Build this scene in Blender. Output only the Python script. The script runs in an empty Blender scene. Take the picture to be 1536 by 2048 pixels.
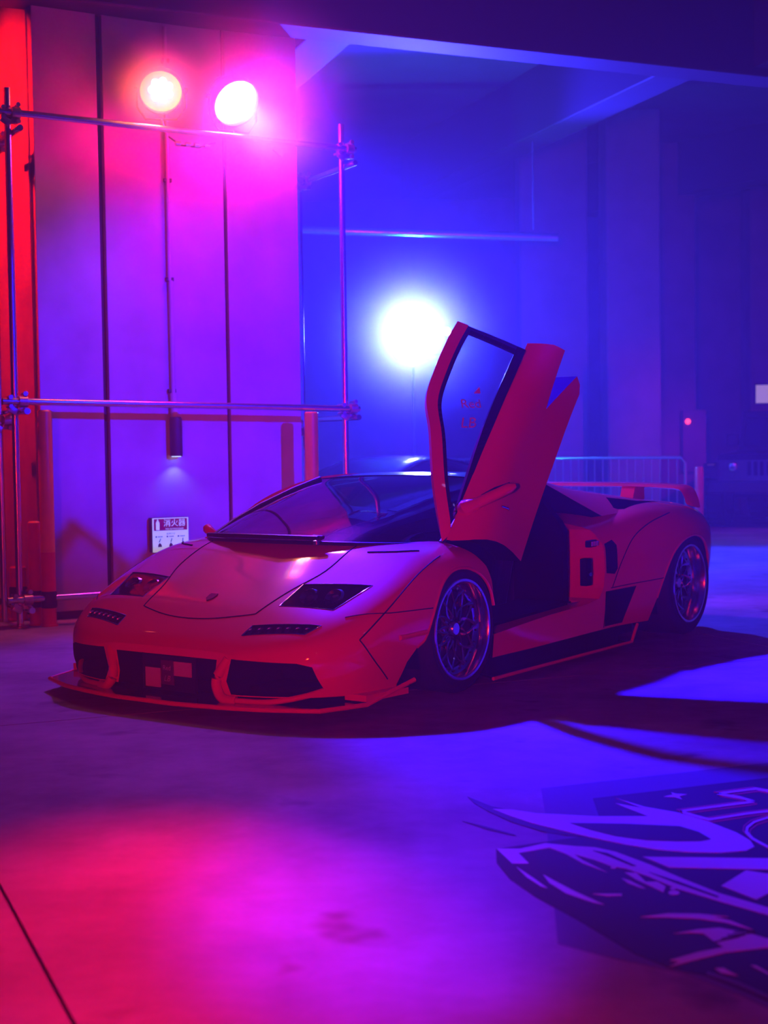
import bpy, bmesh, math, random
from mathutils import Vector, Matrix
from mathutils.bvhtree import BVHTree
random.seed(7)
PI = math.pi
S = bpy.context.scene
COL = S.collection

# ------------------------------------------------------------------ camera
F_PX, PITCH, ROLL, CAM_H = 2884.0, math.radians(2.64), math.radians(0.8), 1.259
cd = bpy.data.cameras.new('camera'); cam = bpy.data.objects.new('camera', cd); COL.objects.link(cam)
cd.sensor_fit = 'VERTICAL'; cd.sensor_height = 36.0; cd.lens = F_PX * 36.0 / 2048.0
cd.clip_start = 0.05; cd.clip_end = 200
cam.matrix_world = Matrix.Translation((0, 0, CAM_H)) @ Matrix.Rotation(PI / 2 - PITCH, 4, 'X') @ Matrix.Rotation(-ROLL, 4, 'Z')
cd.dof.use_dof = True; cd.dof.focus_distance = 7.4; cd.dof.aperture_fstop = 2.6
S.camera = cam

# ------------------------------------------------------------------ world: dark hall, thin stage haze in the air
HAZE = 0.0085
w = bpy.data.worlds.new('world'); S.world = w; w.use_nodes = True
nt = w.node_tree
nt.nodes['Background'].inputs['Color'].default_value = (0, 0, 0, 1)
nt.nodes['Background'].inputs['Strength'].default_value = 0.0
vs = nt.nodes.new('ShaderNodeVolumeScatter')
vs.inputs['Color'].default_value = (1, 1, 1, 1); vs.inputs['Density'].default_value = HAZE; vs.inputs['Anisotropy'].default_value = 0.2
nt.links.new(vs.outputs[0], nt.nodes['World Output'].inputs['Volume'])

# ------------------------------------------------------------------ exposure
S.view_settings.view_transform = 'Standard'; S.view_settings.look = 'None'
S.view_settings.gamma = 1.0; S.view_settings.use_curve_mapping = False
S.view_settings.exposure = 0.0
cy_ = S.cycles
cy_.max_bounces = 4; cy_.diffuse_bounces = 1; cy_.glossy_bounces = 3; cy_.transmission_bounces = 2
cy_.transparent_max_bounces = 12; cy_.volume_bounces = 0
cy_.use_adaptive_sampling = True; cy_.adaptive_threshold = 0.08; cy_.use_light_tree = False
cy_.sample_clamp_indirect = 6.0; cy_.caustics_reflective = False; cy_.caustics_refractive = False

# ------------------------------------------------------------------ stage lights (every one sits in a lamp housing built below)
# name: position, aim, colour, power, cone (deg), blend, radius
LAMPS = {
    'amber':   ((-1.60, 10.76, 3.90), (-0.62, 3.15, 0.0), (1.0, 0.0, 0.0), 7500, 16, 1.0, 0.09),
    'violet':  ((-1.10, 11.04, 3.89), (2.0, 6.7, 0.0), (0.008, 0.003, 1.0), 27000, 46, 0.85, 0.10),
    'cyan':    ((0.385, 17.9, 2.66), (0.3, 8.0, 1.6), (0.024, 0.018, 1.0), 16000, 170, 0.3, 0.12),
    'wash':    ((5.2, 3.4, 4.0), (-1.55, 11.2, 1.75), (0.0, 0.003, 1.0), 9500, 19, 0.7, 0.08),
    'red':     ((-4.3, 10.2, 4.7), (-2.85, 11.2, 3.3), (1.0, 0.003, 0.0), 900, 80, 0.8, 0.10),
    'pink':    ((0.0, -1.5, 3.3), (-0.03, 3.95, 0.0), (0.06, 0.004, 1.0), 8500, 12.5, 1.0, 0.10),
    'front':   ((-1.2, -3.6, 1.35), (0.5, 7.2, 0.5), (1.0, 0.005, 0.0), 2000, 40, 1.0, 0.12),  # unseen fill added behind the camera to redden the car's front
    'hall':    ((6.6, 24.6, 5.45), (6.4, 24.5, 0.0), (1.0, 0.75, 1.0), 2200, 70, 0.8, 0.15),
    'purple':  ((8.2, 13.0, 5.1), (4.6, 22.5, 1.8), (0.75, 0.0, 1.0), 1100, 75, 0.9, 0.12),  # unseen lamp added to tint the right background purple
}
# lights added at the three lamps in view to feed their halos: (colour, power) to all sides, (colour, power) forwards only
HALO_LIGHTS = {'amber': (((1.0, 0.0, 0.06), 75), ((0.8, 1.0, 0.0), 26)),
         'violet': (((1.0, 0.0, 0.34), 200), ((0.05, 0.010, 1.0), 900)),
         'cyan': (((0.02, 0.22, 1.0), 750),)}
LIGHT_OBJS = {}
for nm, (pos, aim, colr, pw, cone, blend, rad) in LAMPS.items():
    ld = bpy.data.lights.new('spot_' + nm, 'SPOT'); lo = bpy.data.objects.new('spot_' + nm, ld); COL.objects.link(lo)
    ld.color = colr; ld.energy = pw; ld.spot_size = math.radians(cone); ld.spot_blend = blend; ld.shadow_soft_size = rad
    d = (Vector(aim) - Vector(pos)).normalized()
    lo.matrix_world = Matrix.Translation(Vector(pos) + d * 0.10) @ d.to_track_quat('-Z', 'Y').to_matrix().to_4x4()
    LIGHT_OBJS[nm] = lo
    if nm in HALO_LIGHTS:
        for kind_, (c_, e_) in zip(('POINT', 'SPOT'), HALO_LIGHTS[nm]):
            pd = bpy.data.lights.new('halo_light_' + nm, kind_); po = bpy.data.objects.new('halo_light_' + nm, pd); COL.objects.link(po)
            pd.color, pd.energy = c_, e_; pd.shadow_soft_size = rad
            if kind_ == 'SPOT': pd.spot_size = math.radians(172 if nm == 'amber' else 112); pd.spot_blend = 0.3
            po.matrix_world = Matrix.Translation(Vector(pos) + d * 0.14) @ d.to_track_quat('-Z', 'Y').to_matrix().to_4x4()

# ================================================================== materials
def mat(name, color, rough=0.5, metal=0.0, coat=0.0, emit=None, estr=0.0, noise=None, bump=0.0, spec=0.5):
    m = bpy.data.materials.new(name); m.use_nodes = True
    t = m.node_tree; b = t.nodes['Principled BSDF']
    b.inputs['Base Color'].default_value = (*color, 1); b.inputs['Roughness'].default_value = rough
    b.inputs['Metallic'].default_value = metal; b.inputs['Coat Weight'].default_value = coat
    b.inputs['Coat Roughness'].default_value = 0.04; b.inputs['Specular IOR Level'].default_value = spec
    if emit:
        b.inputs['Emission Color'].default_value = (*emit, 1); b.inputs['Emission Strength'].default_value = estr
    if noise:
        sc, amt = noise
        tc = t.nodes.new('ShaderNodeTexCoord'); n = t.nodes.new('ShaderNodeTexNoise')
        n.inputs['Scale'].default_value = sc; n.inputs['Detail'].default_value = 6
        t.links.new(tc.outputs['Object'], n.inputs['Vector'])
        r = t.nodes.new('ShaderNodeValToRGB')
        r.color_ramp.elements[0].position = 0.3; r.color_ramp.elements[1].position = 0.7
        r.color_ramp.elements[0].color = (*[c * (1 - amt) for c in color], 1)
        r.color_ramp.elements[1].color = (*[min(1, c * (1 + amt)) for c in color], 1)
        t.links.new(n.outputs['Fac'], r.inputs['Fac']); t.links.new(r.outputs['Color'], b.inputs['Base Color'])
        if bump:
            bp = t.nodes.new('ShaderNodeBump'); bp.inputs['Strength'].default_value = bump; bp.inputs['Distance'].default_value = 0.01
            t.links.new(n.outputs['Fac'], bp.inputs['Height']); t.links.new(bp.outputs['Normal'], b.inputs['Normal'])
    return m

def glass_mat(name, tint, gloss=0.05, rough=0.02):
    m = bpy.data.materials.new(name); m.use_nodes = True
    t = m.node_tree; t.nodes.clear()
    o = t.nodes.new('ShaderNodeOutputMaterial'); mx = t.nodes.new('ShaderNodeMixShader')
    tr = t.nodes.new('ShaderNodeBsdfTransparent'); gl = t.nodes.new('ShaderNodeBsdfGlossy'); fr = t.nodes.new('ShaderNodeFresnel')
    tr.inputs['Color'].default_value = (*tint, 1); gl.inputs['Roughness'].default_value = rough
    fr.inputs['IOR'].default_value = 1.5
    t.links.new(fr.outputs[0], mx.inputs[0]); t.links.new(tr.outputs[0], mx.inputs[1]); t.links.new(gl.outputs[0], mx.inputs[2])
    t.links.new(mx.outputs[0], o.inputs['Surface'])
    return m

def emit_mat(name, color, strength):
    m = bpy.data.materials.new(name); m.use_nodes = True
    t = m.node_tree; t.nodes.clear()
    o = t.nodes.new('ShaderNodeOutputMaterial'); e = t.nodes.new('ShaderNodeEmission')
    e.inputs['Color'].default_value = (*color, 1); e.inputs['Strength'].default_value = strength
    t.links.new(e.outputs[0], o.inputs['Surface'])
    return m

def concrete_floor():
    m = bpy.data.materials.new('floor_concrete'); m.use_nodes = True
    t = m.node_tree; b = t.nodes['Principled BSDF']; L = t.links
    g = t.nodes.new('ShaderNodeNewGeometry')
    def noise(scale, detail, rough=0.55):
        n = t.nodes.new('ShaderNodeTexNoise'); n.inputs['Scale'].default_value = scale; n.inputs['Detail'].default_value = detail
        n.inputs['Roughness'].default_value = rough; L.new(g.outputs['Position'], n.inputs['Vector']); return n
    def ramp(src, p0, c0, p1, c1):
        r = t.nodes.new('ShaderNodeValToRGB'); r.color_ramp.elements[0].position = p0; r.color_ramp.elements[1].position = p1
        r.color_ramp.elements[0].color = (*c0, 1); r.color_ramp.elements[1].color = (*c1, 1); L.new(src, r.inputs['Fac']); return r
    def mul(a, bb, fac=1.0):
        x = t.nodes.new('ShaderNodeMix'); x.data_type = 'RGBA'; x.blend_type = 'MULTIPLY'; x.inputs[0].default_value = fac
        L.new(a, x.inputs[6]); L.new(bb, x.inputs[7]); return x.outputs[2]
    n1 = noise(0.9, 7, 0.62); n2 = noise(7.0, 6, 0.6); n3 = noise(2.3, 3, 0.5)
    c = ramp(n1.outputs['Fac'], 0.28, (0.17, 0.165, 0.16), 0.72, (0.44, 0.43, 0.42)).outputs['Color']
    c = mul(c, ramp(n2.outputs['Fac'], 0.3, (0.72, 0.72, 0.72), 0.65, (1, 1, 1)).outputs['Color'], 0.6)
    c = mul(c, ramp(n3.outputs['Fac'], 0.27, (0.25, 0.25, 0.25), 0.36, (1, 1, 1)).outputs['Color'], 0.7)   # oil spots
    L.new(c, b.inputs['Base Color'])
    rr = ramp(n1.outputs['Fac'], 0.3, (0.66,) * 3, 0.7, (0.55,) * 3); L.new(rr.outputs['Color'], b.inputs['Roughness'])
    b.inputs['Specular IOR Level'].default_value = 0.22
    bp = t.nodes.new('ShaderNodeBump'); bp.inputs['Strength'].default_value = 0.08; bp.inputs['Distance'].default_value = 0.02
    L.new(n2.outputs['Fac'], bp.inputs['Height']); L.new(bp.outputs['Normal'], b.inputs['Normal'])
    return m

M = {}
M['floor'] = concrete_floor()
M['joint'] = mat('joint_sealant', (0.02, 0.02, 0.02), 0.8)
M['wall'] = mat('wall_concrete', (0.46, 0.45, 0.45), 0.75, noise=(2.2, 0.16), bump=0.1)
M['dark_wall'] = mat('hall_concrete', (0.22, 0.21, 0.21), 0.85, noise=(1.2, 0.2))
M['ceil'] = mat('ceiling_paint', (0.07, 0.065, 0.07), 0.85, noise=(0.7, 0.25))
M['beam'] = mat('beam_paint', (0.032, 0.03, 0.032), 0.6, noise=(0.8, 0.15))
M['groove'] = mat('groove_dark', (0.03, 0.028, 0.03), 0.7)
M['paint'] = mat('orange_car_paint', (0.80, 0.085, 0.010), 0.5, coat=1.0, spec=0.15)
M['paint_inner'] = mat('orange_jamb_paint', (0.80, 0.10, 0.012), 0.4, coat=0.6)
M['black'] = mat('black_trim', (0.010, 0.010, 0.012), 0.45)
M['gap'] = mat('panel_gap_black', (0.004, 0.004, 0.005), 0.8, spec=0.1)
M['gloss_black'] = mat('gloss_black', (0.008, 0.008, 0.010), 0.15, coat=0.7)
M['interior'] = mat('cabin_leather', (0.018, 0.015, 0.018), 0.6)
M['rubber'] = mat('tyre_rubber', (0.012, 0.012, 0.013), 0.75, noise=(30, 0.2))
M['chrome'] = mat('dark_chrome', (0.70, 0.67, 0.68), 0.16, metal=1.0)
M['bronze'] = mat('gold_bolt', (0.75, 0.55, 0.28), 0.2, metal=1.0)
M['steel'] = mat('galvanised_pipe', (0.66, 0.66, 0.68), 0.22, metal=0.95, noise=(14, 0.08))
M['clamp'] = mat('clamp_steel', (0.55, 0.45, 0.42), 0.35, metal=0.8, noise=(20, 0.2))
M['yellow'] = mat('bollard_yellow', (0.85, 0.42, 0.03), 0.4, noise=(8, 0.08))
M['red_paint'] = mat('bollard_red', (0.70, 0.05, 0.03), 0.4, noise=(8, 0.08))
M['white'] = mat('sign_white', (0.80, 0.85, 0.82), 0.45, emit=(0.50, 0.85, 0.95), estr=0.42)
M['sign_red'] = mat('sign_red', (0.45, 0.02, 0.03), 0.45)
M['ink'] = mat('sign_ink', (0.06, 0.03, 0.10), 0.5)
M['glass'] = glass_mat('windscreen_glass', (0.035, 0.035, 0.05))
M['door_glass'] = glass_mat('door_glass', (0.50, 0.50, 0.55))
M['lens'] = glass_mat('lamp_lens', (0.80, 0.80, 0.82))
M['housing'] = mat('lamp_housing', (0.015, 0.015, 0.016), 0.4)
M['decal_dark'] = mat('decal_black', (0.012, 0.011, 0.013), 0.55)
M['decal_film'] = mat('decal_film', (0.10, 0.10, 0.14), 0.5)
M['decal_white'] = mat('decal_white', (0.52, 0.50, 0.52), 0.5)
M['decal_pink'] = mat('decal_pink', (0.40, 0.05, 0.12), 0.5)
M['sticker'] = mat('window_sticker', (0.75, 0.75, 0.78), 0.5)
M['car_black'] = mat('black_car_paint', (0.006, 0.006, 0.010), 0.12, spec=0.4)
M['suv_paint'] = mat('suv_dark_paint', (0.012, 0.012, 0.014), 0.35, coat=0.5)
M['plate'] = mat('plate_white', (0.55, 0.54, 0.56), 0.5)
M['plate_dark'] = mat('plate_emblem', (0.10, 0.02, 0.05), 0.4)
M['galv'] = mat('barrier_steel', (0.45, 0.45, 0.47), 0.35, metal=0.8)

# ================================================================== geometry helpers
def link(o, parent=None):
    COL.objects.link(o)
    if parent is not None: o.parent = parent
    return o

def tag(o, label=None, cat=None, group=None, kind=None):
    if label: o['label'] = label
    if cat: o['category'] = cat
    if group: o['group'] = group
    if kind: o['kind'] = kind
    return o

def empty(name, loc, rz=0.0):
    o = bpy.data.objects.new(name, None); COL.objects.link(o)
    o.location = loc; o.rotation_euler = (0, 0, rz); o.empty_display_size = 0.2
    return o

def finish_mesh(me, smooth=None):
    if smooth is not None:
        for p in me.polygons: p.use_smooth = True
        me.set_sharp_from_angle(angle=math.radians(smooth))

def obj(name, bm, m, parent=None, smooth=None):
    me = bpy.data.meshes.new(name); bm.normal_update(); bm.to_mesh(me); bm.free()
    for x in (m if isinstance(m, (list, tuple)) else [m]): me.materials.append(x)
    finish_mesh(me, smooth)
    return link(bpy.data.objects.new(name, me), parent)

def add_box(bm, c, d, rot=None, bevel=0.0):
    mtx = Matrix.Translation(c) @ (rot.to_4x4() if rot is not None else Matrix()) @ Matrix.Diagonal((*d, 1))
    r = bmesh.ops.create_cube(bm, size=1.0, matrix=mtx)
    if bevel:
        es = list({e for v in r['verts'] for e in v.link_edges})
        bmesh.ops.bevel(bm, geom=es, offset=bevel, segments=2, affect='EDGES', profile=0.5)

def box(name, c, d, m, parent=None, rot=None, bevel=0.0):
    bm = bmesh.new(); add_box(bm, c, d, rot, bevel); return obj(name, bm, m, parent)

def frame_of(t):
    t = t.normalized(); up = Vector((0, 0, 1)) if abs(t.z) < 0.95 else Vector((1, 0, 0))
    a = t.cross(up).normalized(); return a, a.cross(t).normalized()

def add_tube(bm, pts, r, n=12, cap=True):
    pts = [Vector(p) for p in pts]; rs = r if isinstance(r, (list, tuple)) else [r] * len(pts)
    rings = []
    for i, p in enumerate(pts):
        t = pts[min(i + 1, len(pts) - 1)] - pts[max(i - 1, 0)]
        if t.length < 1e-9: t = Vector((0, 0, 1))
        a, b = frame_of(t)
        rings.append([bm.verts.new(p + a * (rs[i] * math.cos(2 * PI * k / n)) + b * (rs[i] * math.sin(2 * PI * k / n))) for k in range(n)])
    for i in range(len(rings) - 1):
        for k in range(n):
            bm.faces.new((rings[i][k], rings[i][(k + 1) % n], rings[i + 1][(k + 1) % n], rings[i + 1][k]))
    if cap:
        bm.faces.new(rings[0]); bm.faces.new(rings[-1][::-1])

def tube(name, pts, r, m, parent=None, n=12):
    bm = bmesh.new(); add_tube(bm, pts, r, n); bmesh.ops.recalc_face_normals(bm, faces=bm.faces)
    return obj(name, bm, m, parent, 40)

def add_lathe(bm, prof, origin, axis, n=40, close=False):
    """prof: (radius, along axis)"""
    origin = Vector(origin); axis = Vector(axis).normalized(); a, b = frame_of(axis)
    rings = []
    for r, h in prof:
        if r < 1e-6: rings.append([bm.verts.new(origin + axis * h)])
        else: rings.append([bm.verts.new(origin + axis * h + a * (r * math.cos(2 * PI * k / n)) + b * (r * math.sin(2 * PI * k / n))) for k in range(n)])
    if close: rings.append(rings[0])
    for i in range(len(rings) - 1):
        A, B = rings[i], rings[i + 1]
        for k in range(n):
            k2 = (k + 1) % n
            if len(A) == 1 and len(B) == 1: continue
            if len(A) == 1: bm.faces.new((A[0], B[k2], B[k]))
            elif len(B) == 1: bm.faces.new((A[k], A[k2], B[0]))
            else: bm.faces.new((A[k], A[k2], B[k2], B[k]))

def lathe(name, prof, origin, axis, m, parent=None, n=40, smooth=35, close=False):
    bm = bmesh.new(); add_lathe(bm, prof, origin, axis, n, close); bmesh.ops.recalc_face_normals(bm, faces=bm.faces)
    return obj(name, bm, m, parent, smooth)

def add_prism(bm, poly, lo, hi, plane='yz'):
    """closed prism of a polygon; plane 'yz' extrudes along x, 'xz' along y, 'xy' along z"""
    def P(u, v, w):
        return {'yz': (w, u, v), 'xz': (u, w, v), 'xy': (u, v, w)}[plane]
    a = [bm.verts.new(P(u, v, lo)) for u, v in poly]; b = [bm.verts.new(P(u, v, hi)) for u, v in poly]
    n = len(poly)
    bm.faces.new(a); bm.faces.new(b[::-1])
    for i in range(n): bm.faces.new((a[i], b[i], b[(i + 1) % n], a[(i + 1) % n]))
    bmesh.ops.recalc_face_normals(bm, faces=bm.faces)

def prism(name, poly, lo, hi, plane, m, parent=None):
    bm = bmesh.new(); add_prism(bm, poly, lo, hi, plane); return obj(name, bm, m, parent)

def catmull(P, m):
    """interpolating spline through a list of Vectors, m steps per span"""
    n = len(P); out = []
    for i in range(n - 1):
        p0 = P[i - 1] if i > 0 else P[0] * 2 - P[1]
        p1, p2 = P[i], P[i + 1]
        p3 = P[i + 2] if i + 2 < n else P[-1] * 2 - P[-2]
        d1 = max((p1 - p0).length, 1e-5) ** 0.5; d2 = max((p2 - p1).length, 1e-5) ** 0.5; d3 = max((p3 - p2).length, 1e-5) ** 0.5
        m1 = (p1 - p0) / d1 - (p2 - p0) / (d1 + d2) + (p2 - p1) / d2
        m2 = (p2 - p1) / d2 - (p3 - p1) / (d2 + d3) + (p3 - p2) / d3
        m1 *= d2; m2 *= d2
        for k in range(m):
            t = k / m; t2 = t * t; t3 = t2 * t
            out.append(p1 * (2 * t3 - 3 * t2 + 1) + m1 * (t3 - 2 * t2 + t) + p2 * (-2 * t3 + 3 * t2) + m2 * (t3 - t2))
    out.append(P[-1].copy()); return out

def surface(net, mu, mv):
    """net: rows of Vectors -> dense rows by spline in both directions"""
    rows = [catmull([Vector(p) for p in r], mv) for r in net]
    cols = [catmull([rows[i][j] for i in range(len(rows))], mu) for j in range(len(rows[0]))]
    return [[cols[j][i] for j in range(len(cols))] for i in range(len(cols[0]))]

def boolean(o, cutters, op='DIFFERENCE'):
    """apply exact booleans; the cut faces keep the cutter's own material"""
    for c in cutters:
        md = o.modifiers.new('cut', 'BOOLEAN'); md.operation = op; md.object = c; md.solver = 'EXACT'
        try: md.material_mode = 'TRANSFER'
        except Exception: pass
    dg = bpy.context.evaluated_depsgraph_get(); dg.update()
    ev = o.evaluated_get(dg)
    me = bpy.data.meshes.new_from_object(ev, preserve_all_data_layers=False, depsgraph=dg)
    o.modifiers.clear(); o.data = me
    for c in cutters: bpy.data.objects.remove(c, do_unlink=True)

def temp(bm, m):
    me = bpy.data.meshes.new('cutter'); bm.to_mesh(me); bm.free(); me.materials.append(m)
    return link(bpy.data.objects.new('cutter', me))

def cut_prism(poly, lo, hi, plane, m):
    bm = bmesh.new(); add_prism(bm, poly, lo, hi, plane); return temp(bm, m)

def cut_cyl(r, x0, x1, y, z, m, n=40):
    return cut_prism([(y + r * math.cos(2 * PI * k / n), z + r * math.sin(2 * PI * k / n)) for k in range(n)], x0, x1, 'yz', m)

def text_mesh(name, body, size, m, mtx, parent=None, extrude=0.0, shear=0.0, align='CENTER'):
    cu = bpy.data.curves.new(name, 'FONT'); cu.body = body; cu.size = size; cu.align_x = align; cu.align_y = 'CENTER'
    cu.extrude = extrude; cu.shear = shear; cu.resolution_u = 3
    to = bpy.data.objects.new(name, cu); COL.objects.link(to)
    dg = bpy.context.evaluated_depsgraph_get(); dg.update()
    me = bpy.data.meshes.new_from_object(to.evaluated_get(dg), depsgraph=dg)
    bpy.data.objects.remove(to, do_unlink=True)
    me.materials.clear(); me.materials.append(m)
    me.transform(mtx)
    return link(bpy.data.objects.new(name, me), parent)

def copy_tree(o, parent=None):
    c = o.copy(); COL.objects.link(c); c.parent = parent
    for ch in list(o.children): copy_tree(ch, c)
    return c

# a photograph pixel (1536 x 2048) gives a direction; the distance always comes from the surface it meets
def pixel_ray(px, py):
    x, y = px - 768, py - 1024; cr, sr = math.cos(ROLL), math.sin(ROLL)
    xx, yy = cr * x - sr * y, sr * x + cr * y
    u = -yy / F_PX
    return Vector((xx / F_PX, math.cos(PITCH) + u * math.sin(PITCH), -math.sin(PITCH) + u * math.cos(PITCH)))

def on_floor(px, py, z=0.0):
    r = pixel_ray(px, py); t = (z - CAM_H) / r.z
    return Vector((r.x * t, r.y * t, z))

# ================================================================== THE SETTING
WA = Vector((0.87, 0.493, 0)).normalized()           # along the panelled wall, away to the right
WB = Vector((-WA.y, WA.x, 0))                        # behind it
W0 = Vector((-2.51, 10.60, 0))                       # its near corner

def wall_t(px):                                      # distance along the wall face where a pixel column meets it
    k = (px - 768) / F_PX
    return (k * W0.y - W0.x) / (WA.x - k * WA.y)

def frame_matrix(o, a, b):                           # local x along a, y along b, z up
    return Matrix(((a.x, b.x, 0, o.x), (a.y, b.y, 0, o.y), (0, 0, 1, o.z), (0, 0, 0, 1)))

# floor: cast slabs with sealed joints
SA = Vector((0.92, 0.392, 0)).normalized(); SB = Vector((-SA.y, SA.x, 0)); S0 = Vector((-0.93, 3.66, 0))
fl = box('floor', (2, 12, -0.16), (70, 60, 0.3), M['joint']); tag(fl, kind='structure')
slab_me = None
for i in range(-4, 5):
    for j in range(-3, 7):
        if slab_me is None:
            bm = bmesh.new(); add_box(bm, (2.5, 2.5, -0.006), (4.99, 4.99, 0.012)); so = obj('slab', bm, M['floor'], fl); slab_me = so.data
        else: so = link(bpy.data.objects.new('slab', slab_me), fl)
        o = S0 + SA * (5 * i) + SB * (5 * j - 2.0)
        so.matrix_world = frame_matrix(o, SA, SB)

# ceiling and its beams
tag(box('ceiling', (2, 12, 5.95), (60, 50, 0.3), M['ceil']), kind='structure')
def beam(name, p, q, w_, z0, z1, m):
    p, q = Vector(p), Vector(q); d = q - p; a = d.normalized(); b = Vector((-a.y, a.x, 0))
    bm = bmesh.new(); add_box(bm, (d.length / 2, w_ / 2, (z0 + z1) / 2), (d.length, w_, z1 - z0), bevel=0.015)
    o = obj(name, bm, m); o.matrix_world = frame_matrix(p, a, b); return tag(o, kind='structure')
MAIN_BEAM = beam('ceiling_beam', (-6.0, 8.86, 0), (9.5, 15.58, 0), 0.35, 4.48, 5.8, M['beam'])
beam('ceiling_beam', (3.9, 13.3, 0), (0.75, 22.2, 0), 0.45, 5.0, 5.8, M['beam'])
beam('ceiling_beam', (7.1, 19.4, 0), (3.6, 24.2, 0), 0.45, 5.0, 5.8, M['beam'])
beam('ceiling_beam', (-0.1, 13.2, 0), (-3.2, 22.0, 0), 0.45, 5.0, 5.8, M['beam'])
# strips of duct lining under the ceiling behind the beam
for k, (x, y) in enumerate([(-0.25, 12.9), (0.35, 14.6)]):
    d = tag(box('ceiling_panel', (0, 0, 0), (1.3, 0.6, 0.05), M['beam'], bevel=0.008), kind='structure')
    d.matrix_world = frame_matrix(Vector((x, y, 5.45)), SA, SB)

# far walls
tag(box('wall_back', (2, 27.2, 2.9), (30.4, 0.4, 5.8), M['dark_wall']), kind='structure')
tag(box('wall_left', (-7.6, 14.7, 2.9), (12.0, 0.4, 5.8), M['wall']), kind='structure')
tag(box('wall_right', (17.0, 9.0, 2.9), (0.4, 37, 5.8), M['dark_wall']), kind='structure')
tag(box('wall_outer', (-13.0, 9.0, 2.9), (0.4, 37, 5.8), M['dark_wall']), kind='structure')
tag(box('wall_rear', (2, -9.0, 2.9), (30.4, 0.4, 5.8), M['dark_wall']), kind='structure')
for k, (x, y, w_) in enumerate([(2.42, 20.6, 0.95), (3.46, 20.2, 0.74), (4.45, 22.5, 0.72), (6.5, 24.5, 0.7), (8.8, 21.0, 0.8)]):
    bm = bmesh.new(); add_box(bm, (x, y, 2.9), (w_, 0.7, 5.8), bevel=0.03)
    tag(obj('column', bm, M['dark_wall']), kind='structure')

# panelled pillar wall with dark recessed joints
pw_ = empty('wall_pillar', (0, 0, 0)); pw_.matrix_world = frame_matrix(W0, WA, WB); tag(pw_, kind='structure')
tL, t1, t2, tR = 0.0, wall_t(218), wall_t(462), wall_t(606)
box('wall_core', ((tL + tR) / 2, 0.80, 2.9), (tR - tL - 0.04, 1.50, 5.8), M['groove'], pw_)
for a in (tL, tR - 0.04): box('side_panel', (a + 0.02, 0.86, 2.93), (0.06, 1.50, 5.74), M['wall'], pw_, bevel=0.006)
for a, b in ((tL, t1 - 0.022), (t1 + 0.022, t2 - 0.014), (t2 + 0.014, tR)):
    box('panel', ((a + b) / 2, 0.05, 2.93), (b - a, 0.10, 5.74), M['wall'], pw_, bevel=0.006)
# conduit down the middle panel, ending in a small downlight
tc_ = wall_t(346)
cdt = empty('wall_downlight', (0, 0, 0)); cdt.matrix_world = frame_matrix(W0 + WA * tc_, WA, WB)
tag(cdt, 'slim downlight at the end of a conduit on the pillar wall', 'light')
tube('conduit', [(0, -0.02, 4.45), (0, -0.02, 2.54)], 0.016, M['wall'], cdt)
tube('conduit', [(0.008, -0.02, 2.54), (0.012, -0.02, 1.62)], 0.019, M['wall'], cdt)
for z in (4.2, 3.3, 2.55, 1.70): box('conduit_clip', (0.004, -0.015, z), (0.062, 0.03, 0.03), M['beam'], cdt, bevel=0.004)
tube('stem', [(0.012, -0.02, 1.68), (0.014, -0.035, 1.50)], 0.030, M['wall'], cdt)
lathe('lamp_body', [(0, 0), (0.046, 0), (0.048, 0.02), (0.048, 0.28), (0.040, 0.30), (0, 0.30)], (0.014, -0.055, 1.20), (0, 0, 1), M['beam'], cdt)
lathe('lens', [(0, 0), (0.036, 0), (0.036, 0.004), (0, 0.004)], (0.014, -0.055, 1.195), (0, 0, 1), emit_mat('downlight_glow', (0.45, 0.55, 1.0), 2.5), cdt)
ld = bpy.data.lights.new('downlight', 'SPOT'); ld.energy = 2.2; ld.color = (0.25, 0.30, 1.0); ld.spot_size = math.radians(110); ld.spot_blend = 0.8
lo = bpy.data.objects.new('downlight_beam', ld); COL.objects.link(lo); lo.parent = cdt; lo.location = (0.014, -0.075, 1.18)

# fire extinguisher sign: a shallow box with a printed face
ts = wall_t(333)
sg = empty('fire_extinguisher_sign', (0, 0, 0)); sg.matrix_world = frame_matrix(W0 + WA * ts + Vector((0, 0, 0.60)), WA, WB)
tag(sg, 'white box sign reading fire extinguisher on the pillar wall', 'sign')
box('sign_box', (0, -0.035, 0), (0.295, 0.07, 0.265), M['ink'], sg, bevel=0.003)
box('sign_face', (0.0, -0.0725, 0), (0.29, 0.005, 0.26), M['white'], sg)
box('sign_band', (0.0, -0.0755, 0.079), (0.27, 0.002, 0.090), M['sign_red'], sg)
RX = Matrix.Rotation(PI / 2, 4, 'X')
text_mesh('sign_text', '消火器', 0.060, M['white'], Matrix.Translation((0.032, -0.0775, 0.087)) @ RX, sg)
text_mesh('sign_text', 'FIRE EXTINGUISHER', 0.0165, M['white'], Matrix.Translation((0.032, -0.0775, 0.045)) @ RX, sg)
text_mesh('sign_text', '使用方法', 0.018, M['ink'], Matrix.Translation((0.0, -0.0775, 0.008)) @ RX, sg)
bm = bmesh.new()   # bottle pictogram
add_prism(bm, [(-0.118, 0.040), (-0.090, 0.040), (-0.090, 0.095), (-0.098, 0.108), (-0.100, 0.119), (-0.108, 0.119), (-0.110, 0.108), (-0.118, 0.095)], -0.0775, -0.0765, 'xz')
obj('pictogram', bm, M['white'], sg)
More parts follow.
